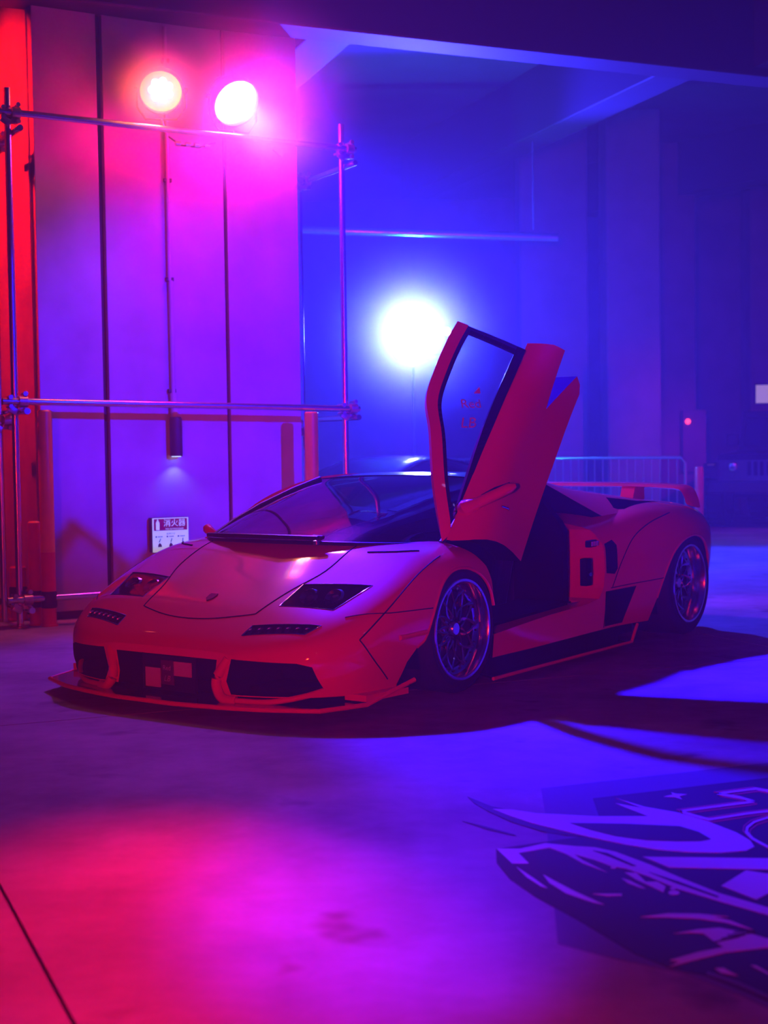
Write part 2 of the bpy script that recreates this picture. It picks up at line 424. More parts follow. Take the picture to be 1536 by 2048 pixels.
for k, x in enumerate((-0.09, 0.0, 0.09)):
    lathe('bullet', [(0, 0), (0.007, 0), (0.007, 0.001), (0, 0.001)], (x - 0.028, -0.0765, -0.012), (0, -1, 0), M['ink'], sg, 12)
    bm = bmesh.new()
    add_prism(bm, [(x - 0.015, -0.09), (x + 0.017, -0.09), (x + 0.013, -0.072), (x + 0.002, -0.06), (x - 0.002, -0.06), (x - 0.012, -0.072)], -0.0775, -0.0765, 'xz')
    obj('pictogram', bm, M['ink'], sg); bm = bmesh.new()
    add_prism(bm, [(x - 0.01 + 0.006 * k, -0.055), (x - 0.002 + 0.006 * k, -0.055), (x + 0.012, -0.026), (x + 0.005, -0.026)], -0.0775, -0.0765, 'xz')
    obj('pictogram', bm, M['ink'], sg)
    bm = bmesh.new()
    for q in range(4): add_box(bm, (x - 0.010 + q * 0.010, -0.0770, -0.012), (0.007, 0.001, 0.008))
    tag(obj('caption', bm, M['ink'], sg), kind='stuff')

# ------------------------------------------------------------------ bollards at the pillar corners
def bollard(loc, r, h, split, label):
    e = empty('bollard', loc); tag(e, label, 'bollard')
    lathe('lower_post', [(0, 0), (r, 0), (r, split), (0, split)], (0, 0, 0), (0, 0, 1), M['red_paint'], e, 28)
    lathe('upper_post', [(r, split), (r, h - 0.01), (r - 0.01, h), (0, h)], (0, 0, 0), (0, 0, 1), M['yellow'], e, 28)
    lathe('band', [(r, 0.13), (r + 0.006, 0.14), (r + 0.006, 0.24), (r, 0.25)], (0, 0, 0), (0, 0, 1), M['black'], e, 28)
    lathe('base_flange', [(r, 0.0), (r + 0.011, 0.0), (r + 0.011, 0.012), (r, 0.012)], (0, 0, 0), (0, 0, 1), M['red_paint'], e, 28)
    return e
bollard((-2.41, 10.30, 0), 0.052, 1.545, 0.53, 'tall yellow and red bollard with black band inside the scaffold foot')
bollard((-0.56, 11.30, 0), 0.054, 1.53, 0.30, 'tall yellow bollard at the pillar corner behind the windscreen')
bollard((-2.52, 10.36, 0), 0.044, 0.75, 0.74, 'waist-high red bollard beside the tall yellow one')
bollard((-2.73, 10.70, 0), 0.060, 0.40, 0.39, 'short stubby red bollard behind the scaffold clamp')

# ------------------------------------------------------------------ scaffold of pipes and clamps around the pillar
P0 = Vector((-2.602, 10.23, 0)); LEN = 2.648
sc = empty('scaffold', (0, 0, 0)); sc.matrix_world = frame_matrix(P0, WA, WB)
tag(sc, 'galvanised pipe scaffold caging the pillar and carrying the stage lamps', 'scaffold')
PR = 0.0245
DP = {0: 0.42, LEN: 0.76}
ZT = {0: 3.62, LEN: 3.60}; ZM = {0: 1.605, LEN: 1.555}; ZB = {0: 0.20, LEN: 0.20}
for t in (0, LEN):
    tube('post', [(t, 0, 0), (t, 0, 3.80)], PR, M['steel'], sc)
    tube('post', [(t, DP[t], 0), (t, DP[t], 3.55)], PR * 0.92, M['steel'], sc)
    lathe('foot_plate', [(0, 0), (0.06, 0), (0.06, 0.008), (0.026, 0.012), (0.026, 0.03)], (t, 0, 0), (0, 0, 1), M['clamp'], sc, 20)
    for z in (ZT[t] - 0.12, ZM[t] - 0.07, ZB[t] - 0.07):
        tube('cross_pipe', [(t + 0.05, -0.14, z), (t + 0.05, DP[t] + 0.12, z)], PR * 0.92, M['steel'], sc)
for Z in (ZT, ZM, ZB):
    tube('rail', [(-0.10, -0.05, Z[0] + 0.002), (LEN + 0.10, -0.05, Z[LEN])], PR, M['steel'], sc)
def clamp(x, y, z):
    bm = bmesh.new()
    add_lathe(bm, [(0.027, -0.03), (0.040, -0.03), (0.040, 0.03), (0.027, 0.03)], (x, y, z), (0, 0, 1), 16, True)
    add_lathe(bm, [(0.027, -0.03), (0.040, -0.03), (0.040, 0.03), (0.027, 0.03)], (x + 0.045, y - 0.05, z), (1, 0, 0), 16, True)
    add_box(bm, (x + 0.045, y - 0.01, z - 0.045), (0.06, 0.05, 0.05), bevel=0.008)
    for dx, dz in ((-0.045, 0.03), (-0.045, -0.035), (0.06, 0.055), (0.06, -0.06)):
        add_tube(bm, [(x + dx, y - 0.07, z + dz), (x + dx, y + 0.03, z + dz)], 0.010, 8)
        add_tube(bm, [(x + dx, y - 0.075, z + dz), (x + dx, y - 0.055, z + dz)], 0.018, 6)
    add_box(bm, (x - 0.03, y - 0.055, z - 0.06), (0.07, 0.02, 0.05), Matrix.Rotation(0.5, 3, 'Y'), 0.006)
    bmesh.ops.recalc_face_normals(bm, faces=bm.faces)
    return obj('clamp', bm, M['clamp'], sc, 35)
for t in (0, LEN):
    for Z in (ZT, ZM, ZB): clamp(t, 0, Z[t]); 
for t in (0, LEN):
    for Z in (ZT, ZM): clamp(t, DP[t], Z[t] - 0.12)
# cable ties and a short conduit stub on the top rail
tube('cable', [(1.18, -0.05, 3.56), (1.28, -0.03, 3.51), (1.42, -0.05, 3.50), (1.55, -0.05, 3.55)], 0.007, M['black'], sc, 6)
for x in (1.25, 1.33, 1.40, 1.48): lathe('cable_connector', [(0, -0.02), (0.018, -0.02), (0.018, 0.02), (0, 0.02)], (x, -0.05, 3.515), (1, 0, 0), M['chrome'], sc, 10)
box('hook_plate', (2.07, -0.06, 3.53), (0.09, 0.03, 0.05), M['clamp'], sc, Matrix.Rotation(0.6, 3, 'Y'), 0.004)

# ------------------------------------------------------------------ lamps
def par_lamp(nm, label, glow, estr, leds=False, base=None, hang=None, size=0.12, group=None):
    pos, aim, colr, *_ = LAMPS[nm]
    pos = Vector(pos); d = (Vector(aim) - pos).normalized()
    e = empty('stage_lamp', pos); tag(e, label, 'stage lamp', group)
    r = size
    lathe('housing', [(0, -0.20), (r * 0.55, -0.19), (r * 0.7, -0.12), (r, -0.02), (r, 0.075), (r - 0.012, 0.075), (r - 0.012, -0.01), (0, -0.01)], (0, 0, 0), d, M['housing'], e, 32)
    if leds:
        a, b = frame_of(d); em = emit_mat('led_' + nm, glow, estr)
        for k in range(8):
            q = Vector((0, 0, 0)) if k == 7 else (a * math.cos(2 * PI * k / 7) + b * math.sin(2 * PI * k / 7)) * r * 0.40
            lathe('led', [(0, 0.030), (r * 0.10, 0.027), (r * 0.16, 0.018), (r * 0.18, 0.0)], q, d, em, e, 14)
        lathe('halo_disc', [(0, 0.004), (r - 0.014, 0.004), (r - 0.013, 0.03)], (0, 0, 0), d, emit_mat('halo_glow_' + nm, (1.0, 0.62, 0.0), 1.7), e, 28)  # disc given an amber glow to imitate the lamp's halo
    else:
        lathe('lens', [(0, 0.055), (r * 0.5, 0.05), (r - 0.014, 0.035), (r - 0.013, 0.0)], (0, 0, 0), d, emit_mat('lens_' + nm, glow, estr), e, 28)
    side = d.cross(Vector((0, 0, 1))).normalized()
    sgn = -1 if base is not None else 1
    top = Vector((0, 0, sgn * (r + 0.05)))
    tube('yoke', [side * (r + 0.012), side * (r + 0.012) + top * 0.6, side * (r * 0.7) + top, -side * (r * 0.7) + top, -side * (r + 0.012) + top * 0.6, -side * (r + 0.012)], 0.008, M['housing'], e, 8)
    for s_ in (-1, 1): lathe('yoke_knob', [(0, 0), (0.018, 0), (0.018, 0.025), (0, 0.025)], side * s_ * (r + 0.005), side * s_, M['housing'], e, 12)
    if base is not None: tube('stem', [top, base - pos], 0.010, M['clamp'], e, 8)
    if hang is not None: tube('hanger', [top, Vector((0, 0, hang - pos.z))], 0.018, M['housing'], e, 8)
    return e
par_lamp('amber', 'amber stage lamp with a flower of bright diodes on the scaffold rail', (1.0, 0.85, 0.55), 14, True, base=Vector((-1.585, 10.765, 3.62)), size=0.165)
par_lamp('violet', 'dazzling violet-white stage lamp on the scaffold rail', (0.95, 0.80, 1.0), 9, base=Vector((-1.10, 11.03, 3.62)), size=0.19)  # oversized lens, its white glow stands in for the halo
par_lamp('red', 'red stage lamp hung behind the pillar', (1.0, 0.1, 0.05), 10, hang=5.8)
par_lamp('wash', 'blue-violet stage lamp hung over the floor graphic facing the pillar', (0.4, 0.2, 1.0), 8, hang=5.8)
par_lamp('pink', 'pink stage lamp hung over the bare concrete in front of the car', (1.0, 0.2, 0.4), 8, hang=5.8)
par_lamp('purple', 'added purple fill lamp hung out of view beside the crowd barrier', (0.8, 0.2, 1.0), 5, hang=5.8)
par_lamp('hall', 'round white hall light hung above the floor behind the off-road vehicle', (1.0, 0.9, 1.0), 2, hang=5.8)
par_lamp('front', 'added warm fill lamp on a floor pole, out of view, facing the nose of the orange car', (1.0, 0.6, 0.5), 8, base=Vector((-1.2, -3.6, 0.0)), size=0.14)
par_lamp('cyan', 'dazzling cyan-white stage lamp on a stand behind the cars', (0.75, 1.0, 1.0), 9, base=Vector((0.385, 17.9, 2.22)), size=0.29)  # lens enlarged so its white disc imitates the glare around the lamp
st = empty('lamp_stand', (0.385, 17.9, 0)); tag(st, 'black tripod stand under the cyan stage lamp', 'stand')
tube('pole', [(0, 0, 0.25), (0, 0, 2.22)], 0.02, M['housing'], st)
for k in range(3):
    a = k * 2 * PI / 3 + 0.4
    tube('leg', [(0, 0, 0.75), (0.55 * math.cos(a), 0.55 * math.sin(a), 0.02)], 0.014, M['housing'], st, 8)
lathe('collar', [(0, 0.68), (0.035, 0.68), (0.035, 0.80), (0, 0.80)], (0, 0, 0), (0, 0, 1), M['housing'], st, 16)
# small white lamp beside it, on a crossbar
sl = empty('spot_lamp', (0.808, 17.95, 2.66)); tag(sl, 'small round white lamp beside the cyan stage lamp', 'lamp')
lathe('housing', [(0, 0.10), (0.05, 0.09), (0.055, 0), (0.048, 0), (0, 0.01)], (0, 0, 0), (0, 1, 0), M['housing'], sl, 20)
lathe('lens', [(0, -0.012), (0.03, -0.008), (0.046, 0.0)], (0, 0, 0), (0, 1, 0), emit_mat('small_lamp', (0.85, 1.0, 1.0), 30), sl, 20)
tube('bracket', [(0, 0.05, -0.05), (0, 0.05, -0.28), (-0.42, 0.05, -0.28)], 0.012, M['housing'], sl, 8)
# pipe hung from the ceiling above the lamp
tr = empty('hanging_pipe', (0, 18, 0)); tag(tr, 'long horizontal pipe hung from the ceiling above the cyan lamp', 'pipe')
tube('pipe', [(-1.6, 0, 3.97), (2.2, 0, 3.80)], 0.055, M['steel'], tr, 14)
for x in (-1.2, 1.9): tube('hanger', [(x, 0, 3.9), (x, 0, 5.8)], 0.012, M['steel'], tr, 6)

# added balls of haze that give the lamps in view their halos
def halo_ball(c, r, density, label):
    m = bpy.data.materials.new('lamp_halo'); m.use_nodes = True; t = m.node_tree; t.nodes.clear()
    o_ = t.nodes.new('ShaderNodeOutputMaterial'); v_ = t.nodes.new('ShaderNodeVolumeScatter')
    tc = t.nodes.new('ShaderNodeTexCoord'); ln = t.nodes.new('ShaderNodeVectorMath'); ln.operation = 'LENGTH'
    mr_ = t.nodes.new('ShaderNodeMapRange'); pw2 = t.nodes.new('ShaderNodeMath'); pw2.operation = 'POWER'; pw2.inputs[1].default_value = 3.0
    mr_.inputs['From Min'].default_value = 0; mr_.inputs['From Max'].default_value = r; mr_.inputs['To Min'].default_value = density ** (1 / 3); mr_.inputs['To Max'].default_value = 0
    t.links.new(tc.outputs['Object'], ln.inputs[0]); t.links.new(ln.outputs['Value'], mr_.inputs['Value'])
    t.links.new(mr_.outputs['Result'], pw2.inputs[0]); t.links.new(pw2.outputs[0], v_.inputs['Density'])
    v_.inputs['Anisotropy'].default_value = 0.1
    t.links.new(v_.outputs[0], o_.inputs['Volume'])
    m.cycles.volume_step_rate = 1.2
    bm = bmesh.new(); bmesh.ops.create_icosphere(bm, subdivisions=3, radius=r)
    o = obj('lamp_halo', bm, m); o.location = c; tag(o, label, 'lamp_halo', kind='stuff'); return o
halo_ball((-0.90, 10.64, 3.79), 1.05, 1.7, 'added haze ball making the violet-white halo of the violet stage lamp')
halo_ball((-1.65, 10.60, 3.91), 0.46, 11.0, 'added haze ball making the yellow halo round the amber stage lamp')
halo_ball((0.385, 17.60, 2.60), 1.45, 1.0, 'added haze ball making the cyan halo round the cyan stage lamp')

# dark box bolted to the beam
bx_ = empty('beam_bracket', (3.33, 12.75, 4.86)); bx_.matrix_world = frame_matrix(Vector((3.36, 12.75, 4.86)), SA, SB)
bx_.parent = MAIN_BEAM; bx_.matrix_parent_inverse = MAIN_BEAM.matrix_world.inverted()
box('bracket_plate', (0.42, 0, 0.0), (0.8, 0.35, 0.62), M['housing'], bx_, bevel=0.01)
for z in (-0.17, 0.17): lathe('bolt', [(0, 0), (0.03, 0), (0.03, 0.02), (0, 0.02)], (0.11, -0.175, z), (0, -1, 0), M['steel'], bx_, 6)

# ------------------------------------------------------------------ crowd barriers at the back
def barrier(p, q, label):
    p, q = Vector(p), Vector(q); d = q - p; L_ = d.length; a = d.normalized(); b = Vector((-a.y, a.x, 0))
    e = empty('crowd_barrier', p); e.matrix_world = frame_matrix(p, a, b); tag(e, label, 'barrier')
    tube('frame', [(0, 0, 0.02), (0, 0, 1.0), (0.06, 0, 1.06), (L_ - 0.06, 0, 1.06), (L_, 0, 1.0), (L_, 0, 0.02)], 0.018, M['galv'], e, 8)
    tube('bottom_rail', [(0, 0, 0.18), (L_, 0, 0.18)], 0.014, M['galv'], e, 8)
    bar = None; n = int(L_ / 0.105)
    for k in range(1, n):
        if bar is None: bar = tube('bar', [(0, 0, 0.18), (0, 0, 1.05)], 0.008, M['galv'], e, 6); o = bar
        else: o = link(bpy.data.objects.new('bar', bar.data), e)
        o.location = (k * L_ / n, 0, 0)
    for x in (0.25, L_ - 0.25): tube('foot', [(x, -0.28, 0.015), (x, 0, 0.10), (x, 0.28, 0.015)], 0.014, M['galv'], e, 8)
barrier((1.75, 18.9, 0), (3.72, 17.75, 0), 'grey steel crowd barrier behind the rear spoiler of the orange car')
barrier((-0.45, 20.1, 0), (1.65, 18.95, 0), 'grey steel crowd barrier hidden behind the raised door')
pb = empty('barrier_post', (3.82, 17.46, 0)); tag(pb, 'round purple-lit post at the end of the crowd barrier', 'post')
lathe('post_body', [(0, 0), (0.055, 0), (0.055, 0.93), (0.045, 0.95), (0, 0.95)], (0, 0, 0), (0, 0, 1), M['red_paint'], pb, 20)
lathe('base', [(0, 0), (0.14, 0), (0.13, 0.03), (0.055, 0.04)], (0, 0, 0), (0, 0, 1), M['black'], pb, 20)
# red indicator lamp on a column
ri = empty('indicator_lamp', (4.66, 22.08, 1.56)); tag(ri, 'small glowing red indicator lamp on the far column', 'lamp')
box('cabinet', (0.10, 0.03, -0.30), (0.36, 0.10, 0.95), M['dark_wall'], ri, bevel=0.01)
lathe('lens', [(0, -0.045), (0.03, -0.03), (0.042, 0.0)], (0, -0.02, 0), (0, 1, 0), emit_mat('indicator_red', (1.0, 0.04, 0.06), 3.0), ri, 20)
# pale lit panel by the vehicle
lp = empty('light_panel', (6.17, 22.6, 1.98)); tag(lp, 'pale rectangular lit panel above the parked off-road vehicle', 'panel')
box('frame', (0, 0.03, 0), (0.70, 0.05, 0.32), M['housing'], lp, bevel=0.005)
box('screen', (0, 0, 0), (0.66, 0.012, 0.28), emit_mat('panel_glow', (0.75, 0.45, 0.80), 0.45), lp)
tube('bracket', [(0.1, 0.05, 0), (0.1, 0.10, 3.9)], 0.015, M['housing'], lp, 8)

# ------------------------------------------------------------------ printed floor graphic (flat film on the concrete)
def fg(cx, cy): return on_floor(900 + cx / 2.415, 1540 + cy / 2.415)
dec = empty('floor_graphic', tuple(fg(1200, 500))); tag(dec, 'large black and white printed graphic stuck on the concrete floor', 'floor graphic')
DO = fg(1200, 500)
def decal(name, poly, m, layer, smooth=True):
    pts = [fg(*p) - DO for p in poly]
    z = 0.0012 * layer
    bm = bmesh.new(); vs_ = [bm.verts.new((p.x, p.y, z)) for p in pts]
    f = bm.faces.new(vs_)
    bm.normal_update()
    if f.normal.z < 0: f.normal_flip()
    r = bmesh.ops.extrude_face_region(bm, geom=[f])
    for v in r['geom']:
        if isinstance(v, bmesh.types.BMVert): v.co.z -= 0.001
    bmesh.ops.recalc_face_normals(bm, faces=bm.faces)
    bmesh.ops.triangulate(bm, faces=[x for x in bm.faces if len(x.verts) > 4])
    return obj(name, bm, m, dec)
def ribbon(name, path, wd, m, layer):
    pts = [Vector((x, y, 0)) for x, y in path]; L1, L2 = [], []
    for i, p in enumerate(pts):
        t = (pts[min(i + 1, len(pts) - 1)] - pts[max(i - 1, 0)]).normalized(); n = Vector((-t.y, t.x, 0)) * wd / 2
        L1.append((p.x + n.x, p.y + n.y * 0.6)); L2.append((p.x - n.x, p.y - n.y * 0.6))
    return decal(name, L1 + L2[::-1], m, layer)
decal('film', [(440, 90), (460, 215), (520, 840), (800, 915), (1150, 990), (1400, 1090), (2300, 1500), (2300, -120), (690, 62)], M['decal_film'], 1)
decal('backing', [(690, 140), (2300, -50), (2300, 1400), (1536, 1120), (1240, 1000), (1060, 960), (890, 890), (640, 740), (420, 620), (290, 530), (225, 450), (222, 385), (460, 350), (600, 330), (740, 300), (720, 230)], M['decal_dark'], 2)
decal('brush_stroke', [(85, 132), (130, 150), (200, 178), (330, 205), (520, 222), (760, 240), (760, 330), (560, 320), (440, 298), (300, 255), (190, 205), (120, 165)], M['decal_dark'], 2)
decal('brush_stroke', [(60, 250), (150, 270), (310, 315), (320, 322), (180, 290)], M['decal_dark'], 2)
decal('brush_stroke', [(205, 192), (300, 196), (420, 214), (520, 218), (700, 228), (960, 228), (860, 190), (800, 165), (880, 180), (935, 190), (800, 140), (940, 182), (1100, 210), (1250, 255), (1380, 305), (1450, 345), (1470, 375), (1430, 395), (1300, 405), (1150, 402), (1000, 390), (850, 365), (700, 335), (560, 302), (400, 262), (290, 226)], M['decal_white'], 3)
decal('brush_counter', [(580, 262), (850, 266), (1110, 278), (1200, 305), (1260, 340), (1210, 349), (1100, 350), (950, 345), (800, 325), (680, 295)], M['decal_dark'], 4)
decal('brush_stroke', [(225, 385), (340, 385), (460, 358), (600, 372), (700, 378), (800, 400), (960, 460), (1100, 520), (1300, 600), (1536, 670), (1800, 740), (1800, 790), (1536, 706), (1300, 640), (1100, 580), (960, 520), (850, 482), (780, 470), (700, 440), (600, 412), (640, 440), (760, 500), (640, 455), (560, 410), (480, 380), (330, 405), (380, 455), (300, 455)], M['decal_white'], 3)
decal('brush_stroke', [(690, 395), (760, 408), (900, 470), (880, 470), (770, 425)], M['decal_dark'], 4)
decal('brush_stroke', [(960, 500), (1100, 545), (1300, 618), (1290, 622), (1100, 556)], M['decal_dark'], 4)
decal('brush_stroke', [(450, 510), (500, 538), (600, 590), (745, 656), (690, 645), (560, 600), (480, 550)], M['decal_white'], 3)
decal('brush_stroke', [(690, 604), (830, 603), (830, 612), (760, 614)], M['decal_white'], 3)
decal('brush_stroke', [(320, 472), (400, 525), (470, 575), (440, 567), (370, 522)], M['decal_white'], 3)
decal('brush_stroke', [(845, 500), (900, 502), (945, 545), (1000, 545), (1042, 568), (1030, 596), (980, 572), (900, 535)], M['decal_white'], 3)
decal('brush_stroke', [(830, 528), (870, 540), (945, 578), (920, 574), (860, 552)], M['decal_white'], 3)
for x, y, r in ((1082, 598, 27), (1078, 577, 15), (790, 476, 14)):
    decal('ink_dot', [(x + r * math.cos(k * PI / 6), y + 0.42 * r * math.sin(k * PI / 6)) for k in range(12)], M['decal_white'], 3)
decal('brush_stroke', [(920, 716), (1050, 698), (1200, 700), (1345, 714), (1270, 712), (1360, 735), (1465, 778), (1330, 742), (1200, 724), (1050, 718)], M['decal_white'], 3)
decal('brush_stroke', [(1080, 796), (1200, 775), (1300, 768), (1450, 795), (1580, 835), (1560, 862), (1330, 888), (1200, 920), (1060, 956), (1110, 930), (1060, 925), (1200, 885), (1322, 862), (1270, 830), (1225, 795), (1160, 792)], M['decal_white'], 3)
for k in range(4): ribbon('brush_line', [(1280 + k * 30, 838 - k * 16), (1400 + k * 25, 812 - k * 8)], 7, M['decal_dark'], 4)
decal('brush_stroke', [(1280, 965), (1320, 962), (1390, 1000), (1310, 985)], M['decal_white'], 3)
decal('brush_stroke', [(1450, 948), (1480, 952), (1600, 1020), (1540, 995)], M['decal_white'], 3)
ribbon('brush_line', [(1240, 985), (1400, 1040), (1600, 1130)], 26, M['decal_film'], 3)
decal('brush_stroke', [(930, 424), (1250, 428), (1900, 436), (1900, 486), (1536, 486), (1060, 476)], M['decal_white'], 3)
decal('diamond', [(1310, 565), (1430, 490), (1560, 510), (1560, 590), (1480, 632)], M['decal_white'], 3)
decal('star', [(1032, 133), (1078, 123), (1068, 112), (1092, 119), (1145, 122), (1106, 131), (1122, 146), (1088, 136)], M['decal_white'], 3)
Z_RUNS = [[(1290, 120), (1478, 96), (1600, 118)], [(1290, 120), (1400, 138), (1470, 158)], [(1470, 158), (1290, 182), (1110, 205)], [(1110, 205), (1180, 226), (1250, 245)], [(1250, 245), (1440, 216), (1700, 186)],
          [(1640, 222), (1536, 236), (1468, 258), (1436, 284), (1432, 306), (1462, 338), (1536, 378), (1640, 412)]]
for dx_, dy_, m, wd, ly in ((0, 0, M['decal_white'], 15, 4), (-16, -9, M['decal_pink'], 8, 3), (14, 10, M['decal_pink'], 8, 3)):
    for run in Z_RUNS: ribbon('outline', [(x + dx_, y + dy_) for x, y in run], wd, m, ly)

# ================================================================== THE ORANGE CAR   (local x = its left side, y = rearwards from the front axle, z = up)
CAR_TH = math.radians(35.7); CAR_O = Vector((-0.427, 7.841, 0))
car = empty('sports_car', CAR_O, -CAR_TH)
tag(car, 'low orange widebody sports car with one scissor door raised', 'car')
CAR_INV = (Matrix.Translation(CAR_O) @ Matrix.Rotation(-CAR_TH, 4, 'Z')).inverted()

STATIONS = [
    (-1.10, [(0, .300), (.20, .300), (.34, .298), (.42, .290), (.46, .275), (.475, .25), (.48, .22), (.48, .16), (.46, .10)]),
    (-1.06, [(0, .345), (.26, .343), (.44, .335), (.54, .322), (.60, .300), (.62, .27), (.63, .23), (.625, .16), (.60, .10)]),
    (-1.00, [(0, .385), (.30, .383), (.52, .372), (.65, .355), (.715, .33), (.74, .295), (.75, .25), (.745, .17), (.72, .10)]),
    (-0.92, [(0, .430), (.33, .428), (.58, .413), (.74, .388), (.81, .36), (.84, .32), (.85, .27), (.845, .18), (.82, .10)]),
    (-0.82, [(0, .483), (.35, .480), (.62, .463), (.80, .433), (.875, .40), (.91, .355), (.92, .30), (.915, .19), (.89, .10)]),
    (-0.70, [(0, .540), (.36, .535), (.64, .515), (.84, .483), (.925, .447), (.955, .40), (.965, .335), (.955, .20), (.93, .10)]),
    (-0.50, [(0, .632), (.38, .626), (.66, .605), (.87, .572), (.955, .533), (.99, .475), (1.00, .385), (.985, .22), (.955, .10)]),
    (-0.22, [(0, .750), (.38, .747), (.66, .725), (.87, .685), (.96, .638), (1.005, .56), (1.025, .45), (1.01, .25), (.98, .12)]),
    (0.00, [(0, .782), (.38, .780), (.66, .760), (.86, .725), (.955, .682), (1.01, .61), (1.035, .48), (1.02, .26), (.99, .13)]),
    (0.30, [(0, .795), (.38, .793), (.66, .780), (.84, .750), (.93, .705), (.985, .625), (1.01, .50), (1.0, .28), (.99, .14)]),
    (0.70, [(0, .80), (.38, .798), (.66, .788), (.83, .762), (.91, .715), (.955, .63), (.97, .50), (.985, .30), (.99, .14)]),
    (1.10, [(0, .82), (.38, .818), (.66, .806), (.82, .780), (.905, .735), (.95, .64), (.965, .50), (.985, .30), (.995, .145)]),
    (1.45, [(0, .82), (.40, .818), (.66, .803), (.82, .772), (.915, .732), (.965, .648), (.98, .50), (.99, .30), (1.0, .15)]),
    (1.80, [(0, .85), (.40, .848), (.66, .834), (.83, .802), (.94, .758), (1.0, .675), (1.015, .52), (1.012, .30), (1.0, .15)]),
    (2.20, [(0, .89), (.40, .888), (.66, .880), (.85, .858), (.975, .815), (1.045, .72), (1.068, .55), (1.05, .30), (1.02, .14)]),
    (2.65, [(0, .885), (.40, .884), (.66, .878), (.87, .860), (1.0, .820), (1.072, .73), (1.095, .57), (1.07, .30), (1.04, .13)]),
    (3.00, [(0, .865), (.40, .864), (.66, .857), (.85, .835), (.97, .790), (1.035, .70), (1.055, .55), (1.03, .33), (.99, .16)]),
    (3.20, [(0, .845), (.38, .844), (.62, .835), (.80, .808), (.91, .760), (.97, .68), (.985, .54), (.96, .35), (.92, .20)]),
    (3.38, [(0, .80), (.34, .799), (.55, .79), (.70, .765), (.80, .72), (.85, .65), (.86, .53), (.84, .38), (.80, .25)]),
]
def solid_from_rows(rows, zb):
    """rows of half-section points (centre top -> outer bottom); mirrored, closed below at zb, capped at both ends"""
    bm = bmesh.new(); rings = []
    for r in rows:
        half = [bm.verts.new(p) for p in r]
        bot = bm.verts.new((0, r[-1].y, min(zb, r[-1].z)))
        mir = [bm.verts.new((-p.x, p.y, p.z)) for p in r[1:]]
        rings.append(half + [bot] + mir[::-1])
    n = len(rings[0])
    for i in range(len(rings) - 1):
        for k in range(n):
            bm.faces.new((rings[i][k], rings[i][(k + 1) % n], rings[i + 1][(k + 1) % n], rings[i + 1][k]))
    bm.faces.new(rings[0][::-1]); bm.faces.new(rings[-1])
    bmesh.ops.recalc_face_normals(bm, faces=bm.faces)
    return bm
body_rows = surface([[Vector((x, y, z)) for x, z in pts] for y, pts in STATIONS], 6, 5)
def body_bm(): return solid_from_rows(body_rows, 0.10)
_b = body_bm(); BVH = BVHTree.FromBMesh(_b); _b.free()
def side_pt(y, z, sgn=1):
    h, n, *_ = BVH.ray_cast(Vector((3 * sgn, y, z)), Vector((-sgn, 0, 0))); return h, n
def top_pt(x, y):
    h, n, *_ = BVH.ray_cast(Vector((x, y, 3)), Vector((0, 0, -1))); return h, n
def px_pt(px, py):
    o = CAR_INV @ Vector((0, 0, CAM_H)); d = (CAR_INV.to_3x3() @ pixel_ray(px, py)).normalized()
    h, n, *_ = BVH.ray_cast(o, d); return h, n

# ---- door outline (closed), hinge, and how far it is swung up
HY, HZ, PHI = 0.11, 0.687, math.radians(50)
DOOR_M = Matrix.Translation((0, HY, HZ)) @ Matrix.Rotation(PHI, 4, 'X') @ Matrix.Translation((0, -HY, -HZ))
DOOR_OUT = [(.17, .735), (.225, .675), (.27, .615), (.305, .55), (.333, .479), (.36, .38), (.38, .27), (1.52, .328), (1.565, .36), (1.580, .417), (1.23, .535), (1.604, .608), (1.575, .69), (1.50, .80), (1.44, .95), (.17, .95)]
OPEN_OUT = [(.14, .96), (.15, .74), (.21, .685), (.262, .625), (.285, .55), (.29, .45), (.30, .262), (.95, .300), (1.37, .315), (1.52, .335), (1.575, .40), (1.595, .50), (1.595, .64), (1.55, .74), (1.46, .79), (1.43, .98)]
F_ARCH = [(-.53, .02), (-.515, .12), (-.47, .22), (-.40, .285), (-.345, .315), (-.30, .40), (-.262, .47), (-.21, .54), (-.15, .59), (-.08, .622), (0, .634), (.08, .627), (.16, .60), (.22, .56), (.268, .50), (.30, .42), (.315, .30), (.31, .15), (.31, .02)]
R_ARCH = [(2.10, .02), (2.13, .14), (2.20, .28), (2.27, .42), (2.36, .54), (2.48, .615), (2.62, .648), (2.76, .642), (2.88, .595), (2.97, .50), (3.03, .38), (3.06, .22), (3.07, .02)]

body = obj('body', body_bm(), M['paint'])
cut = []
for s_ in (1, -1):
    def xr(a, b): return (a, b) if s_ > 0 else (-b, -a)
    cut.append(cut_prism(F_ARCH, *xr(.70, 1.4), 'yz', M['gap']))
    cut.append(cut_prism(R_ARCH, *xr(.70, 1.4), 'yz', M['gap']))
    cut.append(cut_cyl(.365, *xr(.66, .985), 0.0, .285, M['gap']))
    cut.append(cut_cyl(.395, *xr(.66, 1.03), 2.65, .30, M['gap']))
    # nose intakes
    cut.append(cut_prism([(s_ * a, b) for a, b in [(.425, .272), (.74, .262), (.80, .245), (.835, .135), (.74, .105), (.42, .105), (.392, .165)]], -1.35, -.70, 'xz', M['gap']))
    # tall black slot behind the door and lower side scoop
    cut.append(cut_prism([(1.612, .655), (1.70, .675), (1.735, .64), (1.735, .50), (1.70, .47), (1.612, .48)], *xr(.90, 1.3), 'yz', M['gap']))
    cut.append(cut_prism([(1.60, .372), (1.94, .378), (1.80, .165), (1.575, .165)], *xr(.86, 1.3), 'yz', M['gap']))
cut.append(cut_prism([(-.335, .262), (.335, .262), (.315, .16), (.33, .085), (-.33, .085), (-.315, .16)], -1.35, -.92, 'xz', M['gap']))
